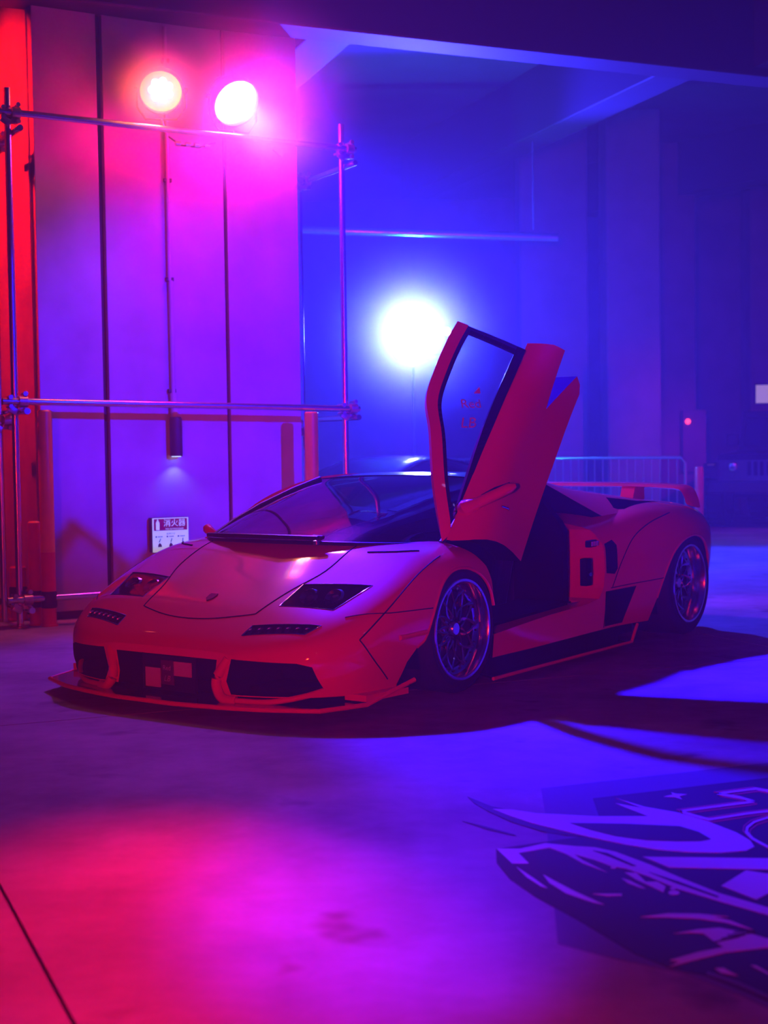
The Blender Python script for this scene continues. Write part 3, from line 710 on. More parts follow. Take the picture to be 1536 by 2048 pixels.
cut.append(cut_prism([(.10, 1.3), (.10, .60), (.22, .20), (1.40, .20), (1.44, .55), (1.44, 1.3)], -.74, .66, 'yz', M['interior']))
cut.append(cut_prism(OPEN_OUT, .60, 1.4, 'yz', M['paint_inner']))
LAMPQ = {'head': [(.457, -.593), (.815, -.505), (.752, -.738), (.460, -.785)], 'signal': [(.415, -1.012), (.425, -.942), (.770, -.852), (.728, -.926)]}
for s_ in (1, -1):
    cut.append(cut_prism([(s_ * a, b) for a, b in LAMPQ['head']], .30, 1.2, 'xy', M['gap']))
    cut.append(cut_prism([(s_ * a, b) for a, b in LAMPQ['signal']], .24, 1.2, 'xy', M['gap']))
boolean(body, cut)
finish_mesh(body.data, 32)

# ---- the raised door: the same skin, lifted on its hinge
door = obj('door', body_bm(), M['paint'])
boolean(door, [cut_prism(DOOR_OUT, .845, 1.4, 'yz', M['gap'])], 'INTERSECT')
door.data.transform(DOOR_M); finish_mesh(door.data, 32); door['label'] = 'raised scissor door'; door.parent = car
PW = [(.79, .17, .72), (.73, .43, .913), (.66, .685, 1.02), (.58, .875, 1.068), (.56, 1.087, 1.083), (.555, 1.30, 1.082), (.56, 1.425, 1.075)]
QW = [(.835, .235, .728), (.845, .55, .75), (.85, .75, .762), (.855, .92, .768), (.86, 1.10, .775), (.87, 1.30, .785), (.88, 1.44, .80)]
PWs = catmull([Vector(p) for p in PW], 6); QWs = catmull([Vector(q) for q in QW], 6)
def win_pt(i, dist_from_top=None, frac=None):
    p, q = PWs[i], QWs[i]; v = q - p; L_ = v.length
    f = frac if frac is not None else min(1.0, dist_from_top / L_)
    return p + v * f + Vector((1, 0, 0)) * (0.10 * f * (1 - f) * L_)
def window_strip(name, a, b, m, parent, mtx, i0=0, i1=None, steps=3, thick=0.018, sgn=1, frac=False):
    """strip of the side window surface between two distances below the roof rail"""
    bm = bmesh.new(); i1 = len(PWs) - 1 if i1 is None else i1; rows = []
    for i in range(i0, i1 + 1):
        rows.append([bm.verts.new(win_pt(i, frac=a + (b - a) * k / steps) if frac else win_pt(i, a + (b - a) * k / steps)) for k in range(steps + 1)])
    for i in range(len(rows) - 1):
        for k in range(steps): bm.faces.new((rows[i][k], rows[i][k + 1], rows[i + 1][k + 1], rows[i + 1][k]))
    bmesh.ops.remove_doubles(bm, verts=bm.verts, dist=1e-5)
    bmesh.ops.recalc_face_normals(bm, faces=bm.faces)
    bm.normal_update()
    if sum(f.normal.x for f in bm.faces) < 0: bmesh.ops.reverse_faces(bm, faces=bm.faces)
    if thick: bmesh.ops.solidify(bm, geom=bm.faces[:], thickness=thick)
    if sgn < 0:
        for v in bm.verts: v.co.x *= -1
        bmesh.ops.reverse_faces(bm, faces=bm.faces)
    if name == 'window_frame':                       # the painted frame stands a little proud of the seals
        for v in bm.verts: v.co.x += sgn * .014
    if mtx is not None: bmesh.ops.transform(bm, matrix=mtx, verts=bm.verts)
    return obj(name, bm, m, parent, 40)
NW = len(PWs) - 1
def side_window(parent, mtx, sgn):
    window_strip('window_frame', 0.0, .062, M['paint'], parent, mtx, 0, NW, sgn=sgn, thick=0.03)
    window_strip('window_seal', .060, .095, M['black'], parent, mtx, 3, NW - 1, sgn=sgn, thick=0.024)
    window_strip('window_seal', .06, 0.40, M['black'], parent, mtx, NW - 2, NW, sgn=sgn, thick=0.022)
    window_strip('belt_seal', .87, 1.0, M['gloss_black'], parent, mtx, 2, NW, sgn=sgn, frac=True, thick=0.03)
    window_strip('window_glass', .15, .97, M['door_glass'], parent, mtx, 2, NW - 1, sgn=sgn, frac=True, thick=0, steps=8)
side_window(door, DOOR_M, 1)
side_window(car, None, -1)
# stickers on the door glass: each lies on the glass surface
def glass_text(body_, size, i, f, shear=0.0, name='sticker'):
    o = win_pt(i, frac=f); u = (win_pt(i + 1, frac=f) - o).normalized(); v = (win_pt(i, frac=f - .05) - o).normalized(); n = u.cross(v)
    if n.x < 0: n = -n
    # reads upright when the door is raised
    R = DOOR_M.to_3x3(); upw = Vector((0, 0, 1)); nw = (R @ n).normalized()
    right = upw.cross(nw).normalized(); up2 = nw.cross(right).normalized()
    c = (DOOR_M @ o) + nw * 0.004
    mt = Matrix(((right.x, up2.x, nw.x, c.x), (right.y, up2.y, nw.y, c.y), (right.z, up2.z, nw.z, c.z), (0, 0, 0, 1)))
    return text_mesh(name, body_, size, M['sticker_faint'], mt, door, shear=shear)
M['sticker_faint'] = M['sticker']
glass_text('Red', 0.075, 20, .60)
glass_text('LB', 0.090, 16, .62, 0.35)
glass_text('◢', 0.070, 23, .60)
# mirror on its arm
mr = obj('mirror', (lambda b: (add_tube(b, [(.835, .285, .895), (.875, .255, .925), (.93, .29, .955), (1.00, .34, .995), (1.06, .385, 1.028), (1.085, .405, 1.040)], [.052, .050, .030, .030, .028, .012], 14), b)[1])(bmesh.new()), M['paint'], door, 50)
obj('mirror_base', (lambda b: (add_tube(b, [(.80, .33, .90), (.835, .285, .895), (.86, .262, .915)], [.03, .056, .054], 14), b)[1])(bmesh.new()), M['paint'], door, 50)
obj('mirror_glass', (lambda b: (add_tube(b, [(.94, .305, .985), (1.0, .345, 1.020), (1.06, .39, 1.050)], [.012, .016, .010], 10), b)[1])(bmesh.new()), M['gloss_black'], door, 50)
hd = side_pt(1.25, .46)[0]
pu = DOOR_M @ Vector((.985, .52, .38))
tube('door_latch', [DOOR_M @ Vector((.985, .50, .60)), DOOR_M @ Vector((1.0, .515, .56)), DOOR_M @ Vector((.985, .53, .53))], .006, M['chrome'], door, 8)

# ---- greenhouse
def half_sheet(name, net, mu, mv, m, parent, thick=0.0, smooth=40):
    g = surface([[Vector(p) for p in r] for r in net], mu, mv); bm = bmesh.new(); rows = []
    for r in g:
        L1 = [bm.verts.new(p) for p in r]; L0 = [bm.verts.new((-p.x, p.y, p.z)) for p in r[1:]]
        rows.append(L0[::-1] + L1)
    for i in range(len(rows) - 1):
        for k in range(len(rows[0]) - 1): bm.faces.new((rows[i][k], rows[i][k + 1], rows[i + 1][k + 1], rows[i + 1][k]))
    bm.normal_update()
    if sum(f.normal.z for f in bm.faces) < 0: bmesh.ops.reverse_faces(bm, faces=bm.faces)
    if thick: bmesh.ops.solidify(bm, geom=bm.faces[:], thickness=thick)
    return obj(name, bm, m, parent, smooth)
WS = [[(0, -.30, .768), (.28, -.268, .766), (.55, -.16, .760), (.79, .13, .745)],
      [(0, .00, .860), (.28, .02, .858), (.54, .09, .848), (.765, .29, .828)],
      [(0, .33, .952), (.27, .345, .950), (.51, .395, .938), (.715, .47, .912)],
      [(0, .66, 1.030), (.24, .665, 1.028), (.46, .68, 1.018), (.645, .69, .998)],
      [(0, .94, 1.082), (.20, .935, 1.080), (.40, .915, 1.074), (.575, .870, 1.060)]]
half_sheet('windshield', WS, 5, 5, M['glass'], car)
RF = [[(0, .93, 1.084), (.20, .925, 1.082), (.40, .905, 1.076), (.565, .870, 1.063)],
      [(0, 1.08, 1.094), (.20, 1.08, 1.093), (.40, 1.08, 1.089), (.57, 1.08, 1.076)],
      [(0, 1.30, 1.093), (.20, 1.30, 1.092), (.40, 1.30, 1.088), (.57, 1.30, 1.074)],
      [(0, 1.50, 1.080), (.20, 1.50, 1.079), (.40, 1.50, 1.074), (.56, 1.50, 1.058)]]
half_sheet('roof', RF, 5, 5, M['gloss_black'], car, thick=0.03)
for s_ in (1, -1):
    tube('windshield_pillar', [Vector((s_ * (x + .004), y, z)) for x, y, z in [r[-1] for r in WS]], .016, M['black'], car, 10)
tube('cowl_seal', catmull([Vector((s_ * x, y - .008, z - .006)) for s_, (x, y, z) in [(-1, p) for p in WS[0][:0:-1]] + [(1, p) for p in WS[0]]], 5), .011, M['black'], car, 8)
DK = [[(0, 1.46, 1.074), (.35, 1.46, 1.070), (.56, 1.48, 1.055), (.66, 1.56, .988), (.76, 1.65, .910), (.885, 1.77, .812)],
      [(0, 1.86, 1.010), (.35, 1.86, 1.004), (.57, 1.88, .982), (.67, 1.92, .940), (.77, 1.97, .885), (.88, 2.03, .822)],
      [(0, 2.30, .950), (.38, 2.30, .945), (.61, 2.30, .928), (.71, 2.32, .905), (.80, 2.34, .872), (.88, 2.36, .838)],
      [(0, 2.86, .880), (.40, 2.86, .878), (.66, 2.86, .868), (.76, 2.86, .855), (.84, 2.86, .838), (.90, 2.86, .810)]]
dkr = surface([[Vector(p) for p in r] for r in DK], 6, 4)
deck = obj('rear_deck', solid_from_rows(dkr, 0.70), M['paint'])
dcut = []
for s_ in (1, -1):
    dcut.append(cut_prism([(s_ * x, y) for x, y in [(.715, 2.16), (.80, 2.60), (.845, 2.66), (.875, 2.10), (.835, 2.03)]], .74, 1.2, 'xy', M['gap']))
boolean(deck, dcut); finish_mesh(deck.data, 32); deck.parent = car
for p_ in deck.data.polygons:                        # the bulkhead facing the cabin is black
    if p_.normal.y < -.45 and p_.center.y < 1.9: p_.material_index = [m_.name for m_ in deck.data.materials].index(M['gap'].name); p_.use_smooth = False
bcut = [cut_prism([(s_ * x, y) for x, y in [(.715, 2.16), (.80, 2.60), (.845, 2.66), (.875, 2.10), (.835, 2.03)]], .74, 1.2, 'xy', M['gap']) for s_ in (1, -1)]
boolean(body, bcut); finish_mesh(body.data, 32); body.parent = car
for k in range(5):
    y = 1.66 + k * .17
    box('engine_cover_slat', (0, y, 1.050 - .135 * (y - 1.66) / .7 + .012), (.62, .10, .016), M['gloss_black'], car, Matrix.Rotation(-.05, 3, 'X'), .004)

# ---- panel gaps drawn where the photo shows them, both sides
def gap(pix=None, pts=None, r=.0035, mirror=True):
    hit = [px_pt(*p)[0] for p in pix] if pix else pts
    hit = [h for h in hit if h is not None]
    if len(hit) < 2: return
    fine = catmull(hit, 6) if len(hit) > 2 else [hit[0].lerp(hit[1], k / 8) for k in range(9)]
    out = []
    for p in fine:
        q, n, *_ = BVH.find_nearest(p); out.append(q)
    for s_ in ((1, -1) if mirror else (1,)):
        tube('panel_gap', [Vector((q.x * s_, q.y, q.z)) for q in out], r, M['gap'], car, 6)
gap([(715, 1091), (650, 1143), (575, 1185), (511, 1228)])
_hf = px_pt(511, 1228)[0]
gap(pts=[_hf] + [top_pt(x, -.935 + (_hf.y + .935) * (x / _hf.x) ** 2)[0] for x in (.33, .2, .1, 0.0)])
gap([(880, 1112), (835, 1150), (775, 1220), (719, 1280)])
gap([(719, 1280), (748, 1320), (775, 1358)])
gap([(690, 1235), (780, 1226), (866, 1216)], r=.0028)
gap([(1225, 1174), (1243, 1124), (1264, 1079), (1294, 1049), (1339, 1025)])
gap([(1222, 1176), (1260, 1168), (1330, 1155)], r=.003)
gap(pts=[side_pt(y, z)[0] for y, z in ((1.60, .37), (1.585, .25), (1.56, .16))], r=.003)
# closed door outline on the far side only
far = [side_pt(y, z)[0] for y, z in [(.17, .72), (.27, .615), (.333, .479), (.38, .27), (1.0, .30), (1.52, .328), (1.580, .417), (1.60, .55), (1.57, .69), (1.50, .76)]]
tube('panel_gap', [Vector((-q.x, q.y, q.z)) for q in far], .0035, M['gap'], car, 6)
# raised flares: thin lips round the arches
for s_ in (1, -1):
    for A in (F_ARCH[3:16], R_ARCH[2:11]):
        path = []
        for y, z in A:
            h = side_pt(y, z)[0]
            if h is None: h = Vector((1.0, y, z))
            path.append(Vector((s_ * (h.x - .004), y, z)))
        tube('arch_lip', catmull(path, 3), .009, M['paint'], car, 8)
# slim fender vent and side marker
gap([(735, 1105), (790, 1104), (838, 1102)], r=.006)
h0, h1 = px_pt(800, 1276)[0], px_pt(852, 1264)[0]
for s_ in (1, -1): tube('side_marker', [Vector((s_ * h0.x, h0.y, h0.z)), Vector((s_ * h1.x, h1.y, h1.z))], .013, M['paint'], car, 8)

# ---- lamps in the nose
def lamp_unit(kind, s_):
    q = LAMPQ[kind]; n = 6; bm = bmesh.new(); rows = []
    for i in range(n + 1):
        row = []
        for j in range(n + 1):
            u, v = i / n, j / n
            a = Vector(q[0]).lerp(Vector(q[1]), u); b = Vector(q[3]).lerp(Vector(q[2]), u)
            c = Vector((a.x + (b.x - a.x) * v, a.y + (b.y - a.y) * v))
            h = top_pt(c.x, c.y)[0]
            row.append(bm.verts.new((s_ * c.x, c.y, h.z - .003)))
        rows.append(row)
    for i in range(n):
        for j in range(n): bm.faces.new((rows[i][j], rows[i + 1][j], rows[i + 1][j + 1], rows[i][j + 1]))
    bmesh.ops.recalc_face_normals(bm, faces=bm.faces); bm.normal_update()
    if sum(f.normal.z for f in bm.faces) < 0: bmesh.ops.reverse_faces(bm, faces=bm.faces)
    lampo = obj('headlight' if kind == 'head' else 'signal_light', bm, M['lens'], car, 40)
    rim_ = []
    for (ax_, ay_), (bx2, by2) in zip(q, q[1:] + q[:1]):
        for k in range(6):
            X_, Y_ = ax_ + (bx2 - ax_) * k / 6, ay_ + (by2 - ay_) * k / 6; rim_.append(Vector((s_ * X_, Y_, top_pt(X_, Y_)[0].z - .001)))
    tube('lens_trim', rim_ + [rim_[0]], .0035, M['chrome'], lampo, 6)
    cx = sum(p[0] for p in q) / 4; cyy = sum(p[1] for p in q) / 4; cz = top_pt(cx, cyy)[0].z
    if kind == 'head':
        for dx, dy in ((-.09, .02), (.06, .03)):
            lathe('projector', [(0, -.02), (.05, -.03), (.055, .02), (.045, .03), (.028, .015), (0, .03)], (s_ * (cx + dx), cyy + dy, cz - .034 + .4 * dy), (0, -.7, .7), M['chrome'], lampo, 20)
    else:
        for k in range(7):
            f = (k + .5) / 7; a = Vector(q[0]).lerp(Vector(q[3]), f); b = Vector(q[1]).lerp(Vector(q[2]), f); c = (a + b) / 2
            zz = top_pt(c.x, c.y)[0].z
            lathe('bulb_reflector', [(0, 0), (.016, .003), (.021, .010)], (s_ * c.x, c.y, zz - .013), (0, -.75, .6), M['chrome'], lampo, 10)
    return lampo
for s_ in (1, -1): lamp_unit('head', s_); lamp_unit('signal', s_)
# nose badge
h, n = px_pt(422, 1195); h = Vector((0, h.y, top_pt(0, h.y)[0].z))
bm = bmesh.new(); add_prism(bm, [(-.022, .034), (.022, .034), (.026, .02), (.022, -.012), (0, -.036), (-.022, -.012), (-.026, .02)], -.002, .005, 'xy')
bd = obj('badge', bm, M['gloss_black'], car); bd.matrix_local = Matrix.Translation(h) @ Matrix.Rotation(math.radians(24), 4, 'X')
# show plate in the middle intake: two white panes round a dark emblem
pl = empty('show_plate', (0, 0, 0)); pl.parent = car
box('plate_backing', (-.01, -1.062, .165), (.36, .010, .17), M['black'], pl)
box('plate_panel', (-.115, -1.070, .140), (.10, .006, .095), M['plate'], pl)
box('plate_panel', (.085, -1.070, .192), (.115, .006, .07), M['plate'], pl)
box('plate_emblem', (-.015, -1.072, .170), (.085, .008, .12), M['plate_dark'], pl, bevel=.003)
text_mesh('plate_text', 'Red', .034, M['plate'], Matrix.Translation((-.015, -1.0775, .192)) @ RX, pl)
text_mesh('plate_text', 'LB', .040, M['plate'], Matrix.Translation((-.015, -1.0775, .140)) @ RX, pl, shear=.3)
# wiper
wp = [(-.60, -.12, .772), (-.30, -.265, .785), (.05, -.305, .788), (.30, -.27, .785)]
tube('wiper', [(a, b - .005, c) for a, b, c in wp], .013, M['black'], car, 8)
tube('wiper', [(.30, -.30, .765), (.33, -.27, .79), (.25, -.25, .79)], .010, M['black'], car, 8)
lathe('wiper_pivot', [(0, 0), (.022, 0), (.02, .02), (0, .025)], (.30, -.285, .757), (0, -.2, 1), M['chrome'], car, 14)
# far mirror
obj('far_mirror', (lambda b: (add_tube(b, [(-.80, .17, .745), (-.84, .16, .765), (-.88, .17, .785), (-.91, .18, .79)], [.02, .026, .03, .012], 12), b)[1])(bmesh.new()), M['paint'], car, 50)

# ---- splitter, canards, skirts
def plate_ring(name, outer, z0, z1, m, parent):
    bm = bmesh.new(); add_prism(bm, outer, z0, z1, 'xy'); return obj(name, bm, m, parent)
SPL = [(0, -1.245), (.20, -1.245), (.45, -1.205), (.66, -1.150), (.90, -1.040), (.985, -.80)]
full = [(-x, y) for x, y in SPL[:0:-1]] + SPL
plate_ring('splitter', full + [(.93, -.62), (-.93, -.62)], .052, .068, M['gloss_black'], car)
def soft_path(pts, m=5): return catmull([Vector(p) for p in pts], m)
edge = [(x, y, .062) for x, y in full]
tube('splitter_edge', [(-1.03, -.47, .138), (-1.0, -.62, .10)] + edge + [(1.0, -.62, .10), (1.03, -.47, .138)], .0115, M['paint'], car, 8)
for s_ in (1, -1):
    plate_ring('splitter_end', [(s_ * .86, -.80), (s_ * .985, -.80), (s_ * 1.015, -.50), (s_ * .88, -.50)], .075, .105, M['paint'], car)
    # blade above the lip: the intake surround
    for nm, pts, rr in (('intake_surround', [(.395, -1.085, .270), (.345, -1.115, .175), (.350, -1.118, .125), (.385, -1.12, .085), (.45, -1.10, .078)], .024),
                        ('canard', [(.45, -1.10, .078), (.62, -1.05, .080), (.76, -.955, .108), (.86, -.85, .150), (.925, -.75, .185)], .014)):
        tube(nm, [Vector((s_ * p.x, p.y, p.z)) for p in soft_path(pts)], rr, M['paint'], car, 10)
    # side skirt blade
    plate_ring('side_skirt', [(s_ * .90, .33), (s_ * 1.055, .22), (s_ * 1.055, 1.80), (s_ * .90, 1.86)], .040, .052, M['gloss_black'], car)
    tube('skirt_edge', [(s_ * 1.055, .21, .048), (s_ * 1.055, 1.82, .048), (s_ * 1.05, 1.87, .10), (s_ * 1.03, 1.95, .14)], .010, M['paint'], car, 8)
    box('sill_liner', (s_ * .93, 1.08, .10), (.06, 1.5, .11), M['gap'], car)
# dark floor pan
prism('underbody', [(-.80, -.72), (-.58, -.95), (.58, -.95), (.80, -.72), (.86, -.55), (.66, -.45), (.66, .42), (.92, .45), (.92, 2.1), (.66, 2.2), (.66, 3.1), (.85, 3.2), (-.85, 3.2), (-.66, 3.1), (-.66, 2.2), (-.92, 2.1), (-.92, .45), (-.66, .42), (-.66, -.45), (-.86, -.55)], .072, .125, 'xy', M['gap'], car)
# wheel-arch liners
for s_ in (1, -1):
    for (yc, zc, rr, x0, x1) in ((0, .285, .36, .67, .97), (2.65, .30, .388, .67, 1.01)):
        bm = bmesh.new(); A = []; n = 28
        for k in range(n + 1):
            a = math.radians(-20 + 220 * k / n); y, z = yc + rr * math.cos(a), zc + rr * math.sin(a)
            A.append((bm.verts.new((s_ * x0, y, z)), bm.verts.new((s_ * x1, y, z))))
        for k in range(n): bm.faces.new((A[k][0], A[k][1], A[k + 1][1], A[k + 1][0]))
        bmesh.ops.solidify(bm, geom=bm.faces[:], thickness=.004)
        obj('arch_liner', bm, M['gap'], car, 40)

# ---- rear wing
wing = []
bm = bmesh.new()
WP = [(-.92, 3.03, .825), (-.895, 3.05, .88), (-.85, 3.07, .930), (-.68, 3.10, .950), (0, 3.12, .958), (.68, 3.10, .950), (.85, 3.07, .930), (.895, 3.05, .88), (.92, 3.03, .825)]
path = catmull([Vector(p) for p in WP], 5); sec = [(-.11, -.004), (-.06, .012), (.02, .016), (.11, .020), (.11, .008), (.02, -.010), (-.06, -.014)]
rings = []
for i, p in enumerate(path):
    t = (path[min(i + 1, len(path) - 1)] - path[max(i - 1, 0)]).normalized(); fw = Vector((0, 1, 0)); fw = (fw - t * fw.dot(t)).normalized(); up = t.cross(fw)
    if up.z < 0 and abs(t.x) > .5: up = -up
    rings.append([bm.verts.new(p + fw * a * .72 + up * b) for a, b in sec])
for i in range(len(rings) - 1):
    for k in range(len(sec)): bm.faces.new((rings[i][k], rings[i][(k + 1) % len(sec)], rings[i + 1][(k + 1) % len(sec)], rings[i + 1][k]))
bm.faces.new(rings[0]); bm.faces.new(rings[-1][::-1]); bmesh.ops.recalc_face_normals(bm, faces=bm.faces)
wg = obj('rear_wing', bm, M['paint'], car, 50)
for s_ in (1, -1):
    prism('wing_support', [(2.98, .80), (3.20, .80), (3.19, .95), (3.05, .955)], s_ * .44 - .05, s_ * .44 + .05, 'yz', M['paint'], wg)

# ---- jamb, seats, dash
box('latch_plate', (.965, 1.475, .665), (.035, .115, .040), M['gap'], car, Matrix.Rotation(.12, 3, 'Z'), .006)
for dx in (-.035, 0, .035): box('latch_switch', (.985, 1.475 + dx, .665), (.012, .020, .026), M['plate'], car)
box('jamb_latch', (.955, 1.425, .50), (.05, .06, .16), M['gap'], car, bevel=.006)
lathe('striker', [(0, 0), (.012, 0), (.012, .05), (0, .05)], (.95, 1.42, .49), (1, -.3, 0), M['chrome'], car, 10)
box('sill_guard', (.86, 1.36, .322), (.10, .16, .010), M['chrome'], car)
prism('cabin_liner', [(.50, .25), (.835, .25), (.835, .74), (.80, .80), (.70, .91), (.58, 1.03), (.50, 1.05)], 1.37, 1.43, 'xz', M['gap'], car)
prism('cabin_liner', [(.30, .275), (1.34, .318), (1.34, .333), (.30, .29)], .55, .90, 'yz', M['gap'], car)
def seat(x):
    e = empty('seat', (x, .95, .20)); e.parent = car
    box('seat_cushion', (0, -.12, .10), (.46, .50, .14), M['interior'], e, bevel=.04)
    box('seat_back', (0, .24, .36), (.46, .13, .62), M['interior'], e, Matrix.Rotation(-.35, 3, 'X'), .05)
    box('headrest', (0, .37, .68), (.24, .09, .16), M['interior'], e, Matrix.Rotation(-.35, 3, 'X'), .03)
    for s_ in (-1, 1): box('seat_bolster', (s_ * .215, .20, .32), (.07, .16, .46), M['interior'], e, Matrix.Rotation(-.35, 3, 'X'), .03)
seat(.33); seat(-.33)
box('dashboard', (0, .26, .63), (1.24, .28, .20), M['interior'], car, bevel=.04)
box('centre_tunnel', (0, .85, .34), (.16, 1.0, .26), M['interior'], car, bevel=.03)
bm = bmesh.new(); add_lathe(bm, [(.165 + .014 * math.cos(a), .014 * math.sin(a)) for a in [k * PI / 4 for k in range(8)]], (.33, .47, .66), (0, -.9, -.44), 28, True)
sw = obj('steering_wheel', bm, M['black'], car, 50)
for a in (0.2, PI - .2, -PI / 2): tube('wheel_spoke', [(.33, .47, .66), (.33 + .16 * math.cos(a), .47 - .16 * math.sin(a) * .44, .66 + .16 * math.sin(a) * .9)], .012, M['black'], sw, 6)

# ---- wheels
def make_wheel(R, wd, rr, dish, steer=0.0, name='wheel'):
    """axis along +x (outer face at x = 0)"""
    e = empty(name, (0, 0, 0))
    lathe('tyre', [(rr - .005, -.012), (rr + .012, .000), (R - .035, .004), (R - .010, -.012), (R, -.035), (R, -wd + .035), (R - .01, -wd + .01), (R - .04, -wd), (rr - .005, -wd + .01)], (0, 0, 0), (1, 0, 0), M['rubber'], e, 64, 40, True)
    lathe('rim', [(rr + .008, .002), (rr + .004, .007), (rr - .008, .006), (rr - .014, -.004), (rr - .020, -dish + .012), (rr - .035, -dish), (rr - .05, -dish - .004), (rr - .05, -dish - .02), (rr - .022, -dish - .03), (rr - .022, -wd + .02), (rr + .004, -wd + .01), (rr + .008, -.01)], (0, 0, 0), (1, 0, 0), M['chrome'], e, 64, 35, True)
    lathe('hub', [(0, .012), (.030, .012), (.036, .004), (.040, -.02), (.062, -.024), (.070, -.035), (.070, -.05), (0, -.05)], (-dish + .01, 0, 0), (1, 0, 0), M['chrome'], e, 32)
    lathe('brake_disc', [(.06, 0), (rr - .05, 0), (rr - .05, -.025), (.06, -.025)], (-dish - .10, 0, 0), (1, 0, 0), M['clamp'], e, 40, 35, True)
    sp = None; n = 11
    for k in range(n):
        for sg_ in (-1, 1):
            a0 = 2 * PI * k / n
            if sp is None:
                sp = {}
            if sg_ not in sp:
                bm = bmesh.new(); tw = sg_ * 2 * PI / n
                pts = []
                for t in (0, .25, .5, .75, 1.0):
                    r = .060 + (rr - .046 - .060) * t; a = tw * t
                    pts.append((-dish + .004 - .010 * math.sin(PI * t) + .004 * t, r * math.cos(a), r * math.sin(a)))
                add_tube(bm, pts, [.0105, .0085, .0075, .008, .0105], 6); bmesh.ops.recalc_face_normals(bm, faces=bm.faces)
                o = obj('spoke', bm, M['chrome'], e, 40); sp[sg_] = o.data
            else: o = link(bpy.data.objects.new('spoke', sp[sg_]), e)
            o.rotation_euler = (a0, 0, 0)
    bolt = None
    for k in range(22):
        a = 2 * PI * (k + .5) / 22
        if bolt is None: o = lathe('rim_bolt', [(0, .006), (.005, .005), (.006, 0)], (0, 0, 0), (1, 0, 0), M['bronze'], e, 6); bolt = o.data
        else: o = link(bpy.data.objects.new('rim_bolt', bolt), e)
        o.location = (-dish + .003, (rr - .036) * math.cos(a), (rr - .036) * math.sin(a))
    return e
fw = make_wheel(.325, .25, .252, .060); fw.parent = car; fw.location = (1.005, 0, .325)
fw2 = copy_tree(fw, car); fw2.location = (-1.005, 0, .325); fw2.rotation_euler = (0, 0, PI)
rw = make_wheel(.335, .33, .250, .095); rw.parent = car; rw.location = (1.068, 2.65, .335)
rw2 = copy_tree(rw, car); rw2.location = (-1.068, 2.65, .335); rw2.rotation_euler = (0, 0, PI)
lathe('brake_caliper', [(.11, -.03), (.19, -.03), (.19, .03), (.11, .03)], (.90, 0, .325), (1, 0, 0), M['black'], car, 24, 35, True)

# ================================================================== black coupe parked behind
c2 = empty('parked_coupe', (-0.55, 14.05, 0), -math.radians(33)); tag(c2, 'low black sports coupe parked behind the orange car', 'car')
b2 = obj('body', body_bm(), M['car_black'])
cc = []
for s_ in (1, -1):
    for yy, rr in ((0, .36), (2.65, .37)):
        cc.append(cut_cyl(rr, *((.66, 1.4) if s_ > 0 else (-1.4, -.66)), yy, .33, M['gap'], 28))
boolean(b2, cc); finish_mesh(b2.data, 32); b2.parent = c2
GH = [[(0, -.25, .76), (.35, -.2, .758), (.60, -.05, .752), (.82, .20, .745)],
      [(0, .40, .985), (.30, .42, .980), (.52, .46, .955), (.76, .55, .78)],
      [(0, .95, 1.125), (.26, .95, 1.120), (.50, .95, 1.090), (.78, .95, .79)],
      [(0, 1.35, 1.148), (.26, 1.35, 1.143), (.50, 1.35, 1.110), (.80, 1.35, .80)],
      [(0, 1.75, 1.110), (.26, 1.75, 1.104), (.50, 1.75, 1.070), (.82, 1.75, .82)],
      [(0, 2.40, .95), (.26, 2.40, .948), (.52, 2.40, .93), (.84, 2.40, .83)]]
half_sheet('cabin_glass', GH, 5, 5, M['car_black'], c2, thick=.02)
half_sheet('windshield', [[(x * .92, y + .02, z + .006) for x, y, z in r] for r in GH[:3]], 5, 5, M['car_black'], c2, thick=.004)
for s_ in (1, -1):
    tube('window_trim', [Vector((s_ * (x + .005), y, z + .004)) for x, y, z in [r[2] for r in GH]], .012, M['gloss_black'], c2, 8)
    for yy, wsrc in ((0, fw), (2.65, rw)):
        e = copy_tree(wsrc, c2); e.location = (s_ * 1.0, yy, .33); e.rotation_euler = (0, 0, 0 if s_ > 0 else PI)

# ================================================================== off-road vehicle at the far right
jp = empty('off_road_vehicle', (6.25, 21.9, 0), -math.radians(28)); tag(jp, 'dark off-road vehicle with big tyres parked at the back of the hall', 'car')
# local: x to its left, y rearwards, z up; origin on the floor under the middle
prism('body', [(-1.75, .62), (-1.72, .98), (-1.60, 1.06), (-.62, 1.10), (-.55, 1.12), (1.75, 1.12), (1.80, .62)], -.74, .74, 'yz', M['suv_paint'], jp)
prism('cabin', [(-.58, 1.12), (-.35, 1.66), (-.28, 1.70), (1.66, 1.70), (1.72, 1.64), (1.74, 1.12)], -.70, .70, 'yz', M['suv_paint'], jp)
prism('side_glass', [(-.40, 1.20), (-.24, 1.60), (.5, 1.60), (.5, 1.20)], -.705, .705, 'yz', M['gloss_black'], jp)
prism('side_glass', [(.60, 1.20), (.60, 1.60), (1.5, 1.60), (1.55, 1.20)], -.705, .705, 'yz', M['gloss_black'], jp)
b_ = box('windshield', (0, -.475, 1.39), (1.26, .015, .46), M['gloss_black'], jp, Matrix.Rotation(-.40, 3, 'X'))
box('front_bumper', (0, -1.92, .60), (1.60, .18, .18), M['suv_paint'], jp, bevel=.03)
box('rear_bumper', (0, 1.90, .60), (1.60, .16, .18), M['suv_paint'], jp, bevel=.03)
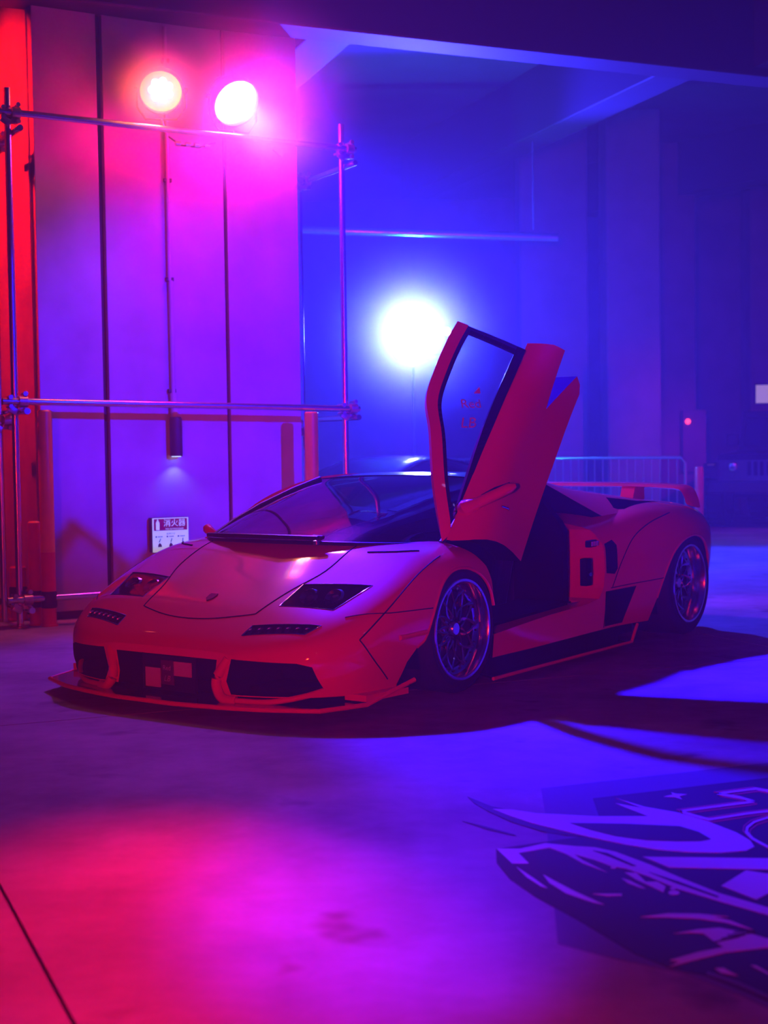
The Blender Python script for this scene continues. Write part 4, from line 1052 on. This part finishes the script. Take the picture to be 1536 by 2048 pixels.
prism('chassis', [(-1.8, .45), (1.8, .45), (1.8, .64), (-1.8, .64)], -.45, .45, 'yz', M['gap'], jp)
for k in range(7): box('grille_slot', (-.27 + k * .09, -1.745, .86), (.045, .02, .20), M['gap'], jp)
for s_ in (1, -1):
    lathe('headlight', [(0, -.01), (.06, 0), (.085, .03), (.09, .05)], (s_ * .50, -1.76, .88), (0, 1, 0), M['chrome'], jp, 20)
    prism('fender', [(-1.78, .84), (-1.72, .94), (-.80, .94), (-.68, .84), (-.62, .66), (-.70, .66), (-.84, .86), (-1.62, .86), (-1.78, .74)], *((.70, .93) if s_ > 0 else (-.93, -.70)), 'yz', M['suv_paint'], jp)
    prism('fender', [(.68, .66), (.76, .84), (.86, .94), (1.66, .94), (1.76, .84), (1.80, .66), (1.72, .66), (1.60, .86), (.90, .86), (.78, .66)], *((.70, .93) if s_ > 0 else (-.93, -.70)), 'yz', M['suv_paint'], jp)
    box('side_step', (s_ * .80, .05, .48), (.16, 1.3, .06), M['black'], jp, bevel=.01)
    box('mirror', (s_ * .84, -.42, 1.28), (.20, .08, .17), M['suv_paint'], jp, bevel=.02)
    box('marker_lamp', (s_ * .82, -1.72, .90), (.10, .03, .04), emit_mat('marker_amber', (0.8, 0.25, 0.35), 0.25), jp)
    for yy in (-1.22, 1.22):
        wv = empty('wheel', (s_ * .95, yy, .39)); wv.parent = jp; wv.rotation_euler = (0, 0, 0 if s_ > 0 else PI)
        lathe('tyre', [(.22, -.01), (.24, 0), (.37, -.01), (.39, -.04), (.39, -.22), (.37, -.25), (.24, -.26), (.22, -.25)], (0, 0, 0), (1, 0, 0), M['rubber'], wv, 36, 35, True)
        lathe('rim', [(.225, -.005), (.20, -.02), (.19, -.06), (.08, -.05), (.05, -.02), (0, -.02)], (0, 0, 0), (1, 0, 0), M['chrome'], wv, 28)
        bm = bmesh.new()
        for k in range(24):
            a = 2 * PI * k / 24; add_box(bm, (-.13, .392 * math.cos(a), .392 * math.sin(a)), (.22, .045, .022), Matrix.Rotation(a + PI / 2, 3, 'X'))
        obj('tyre_tread', bm, M['rubber'], wv)
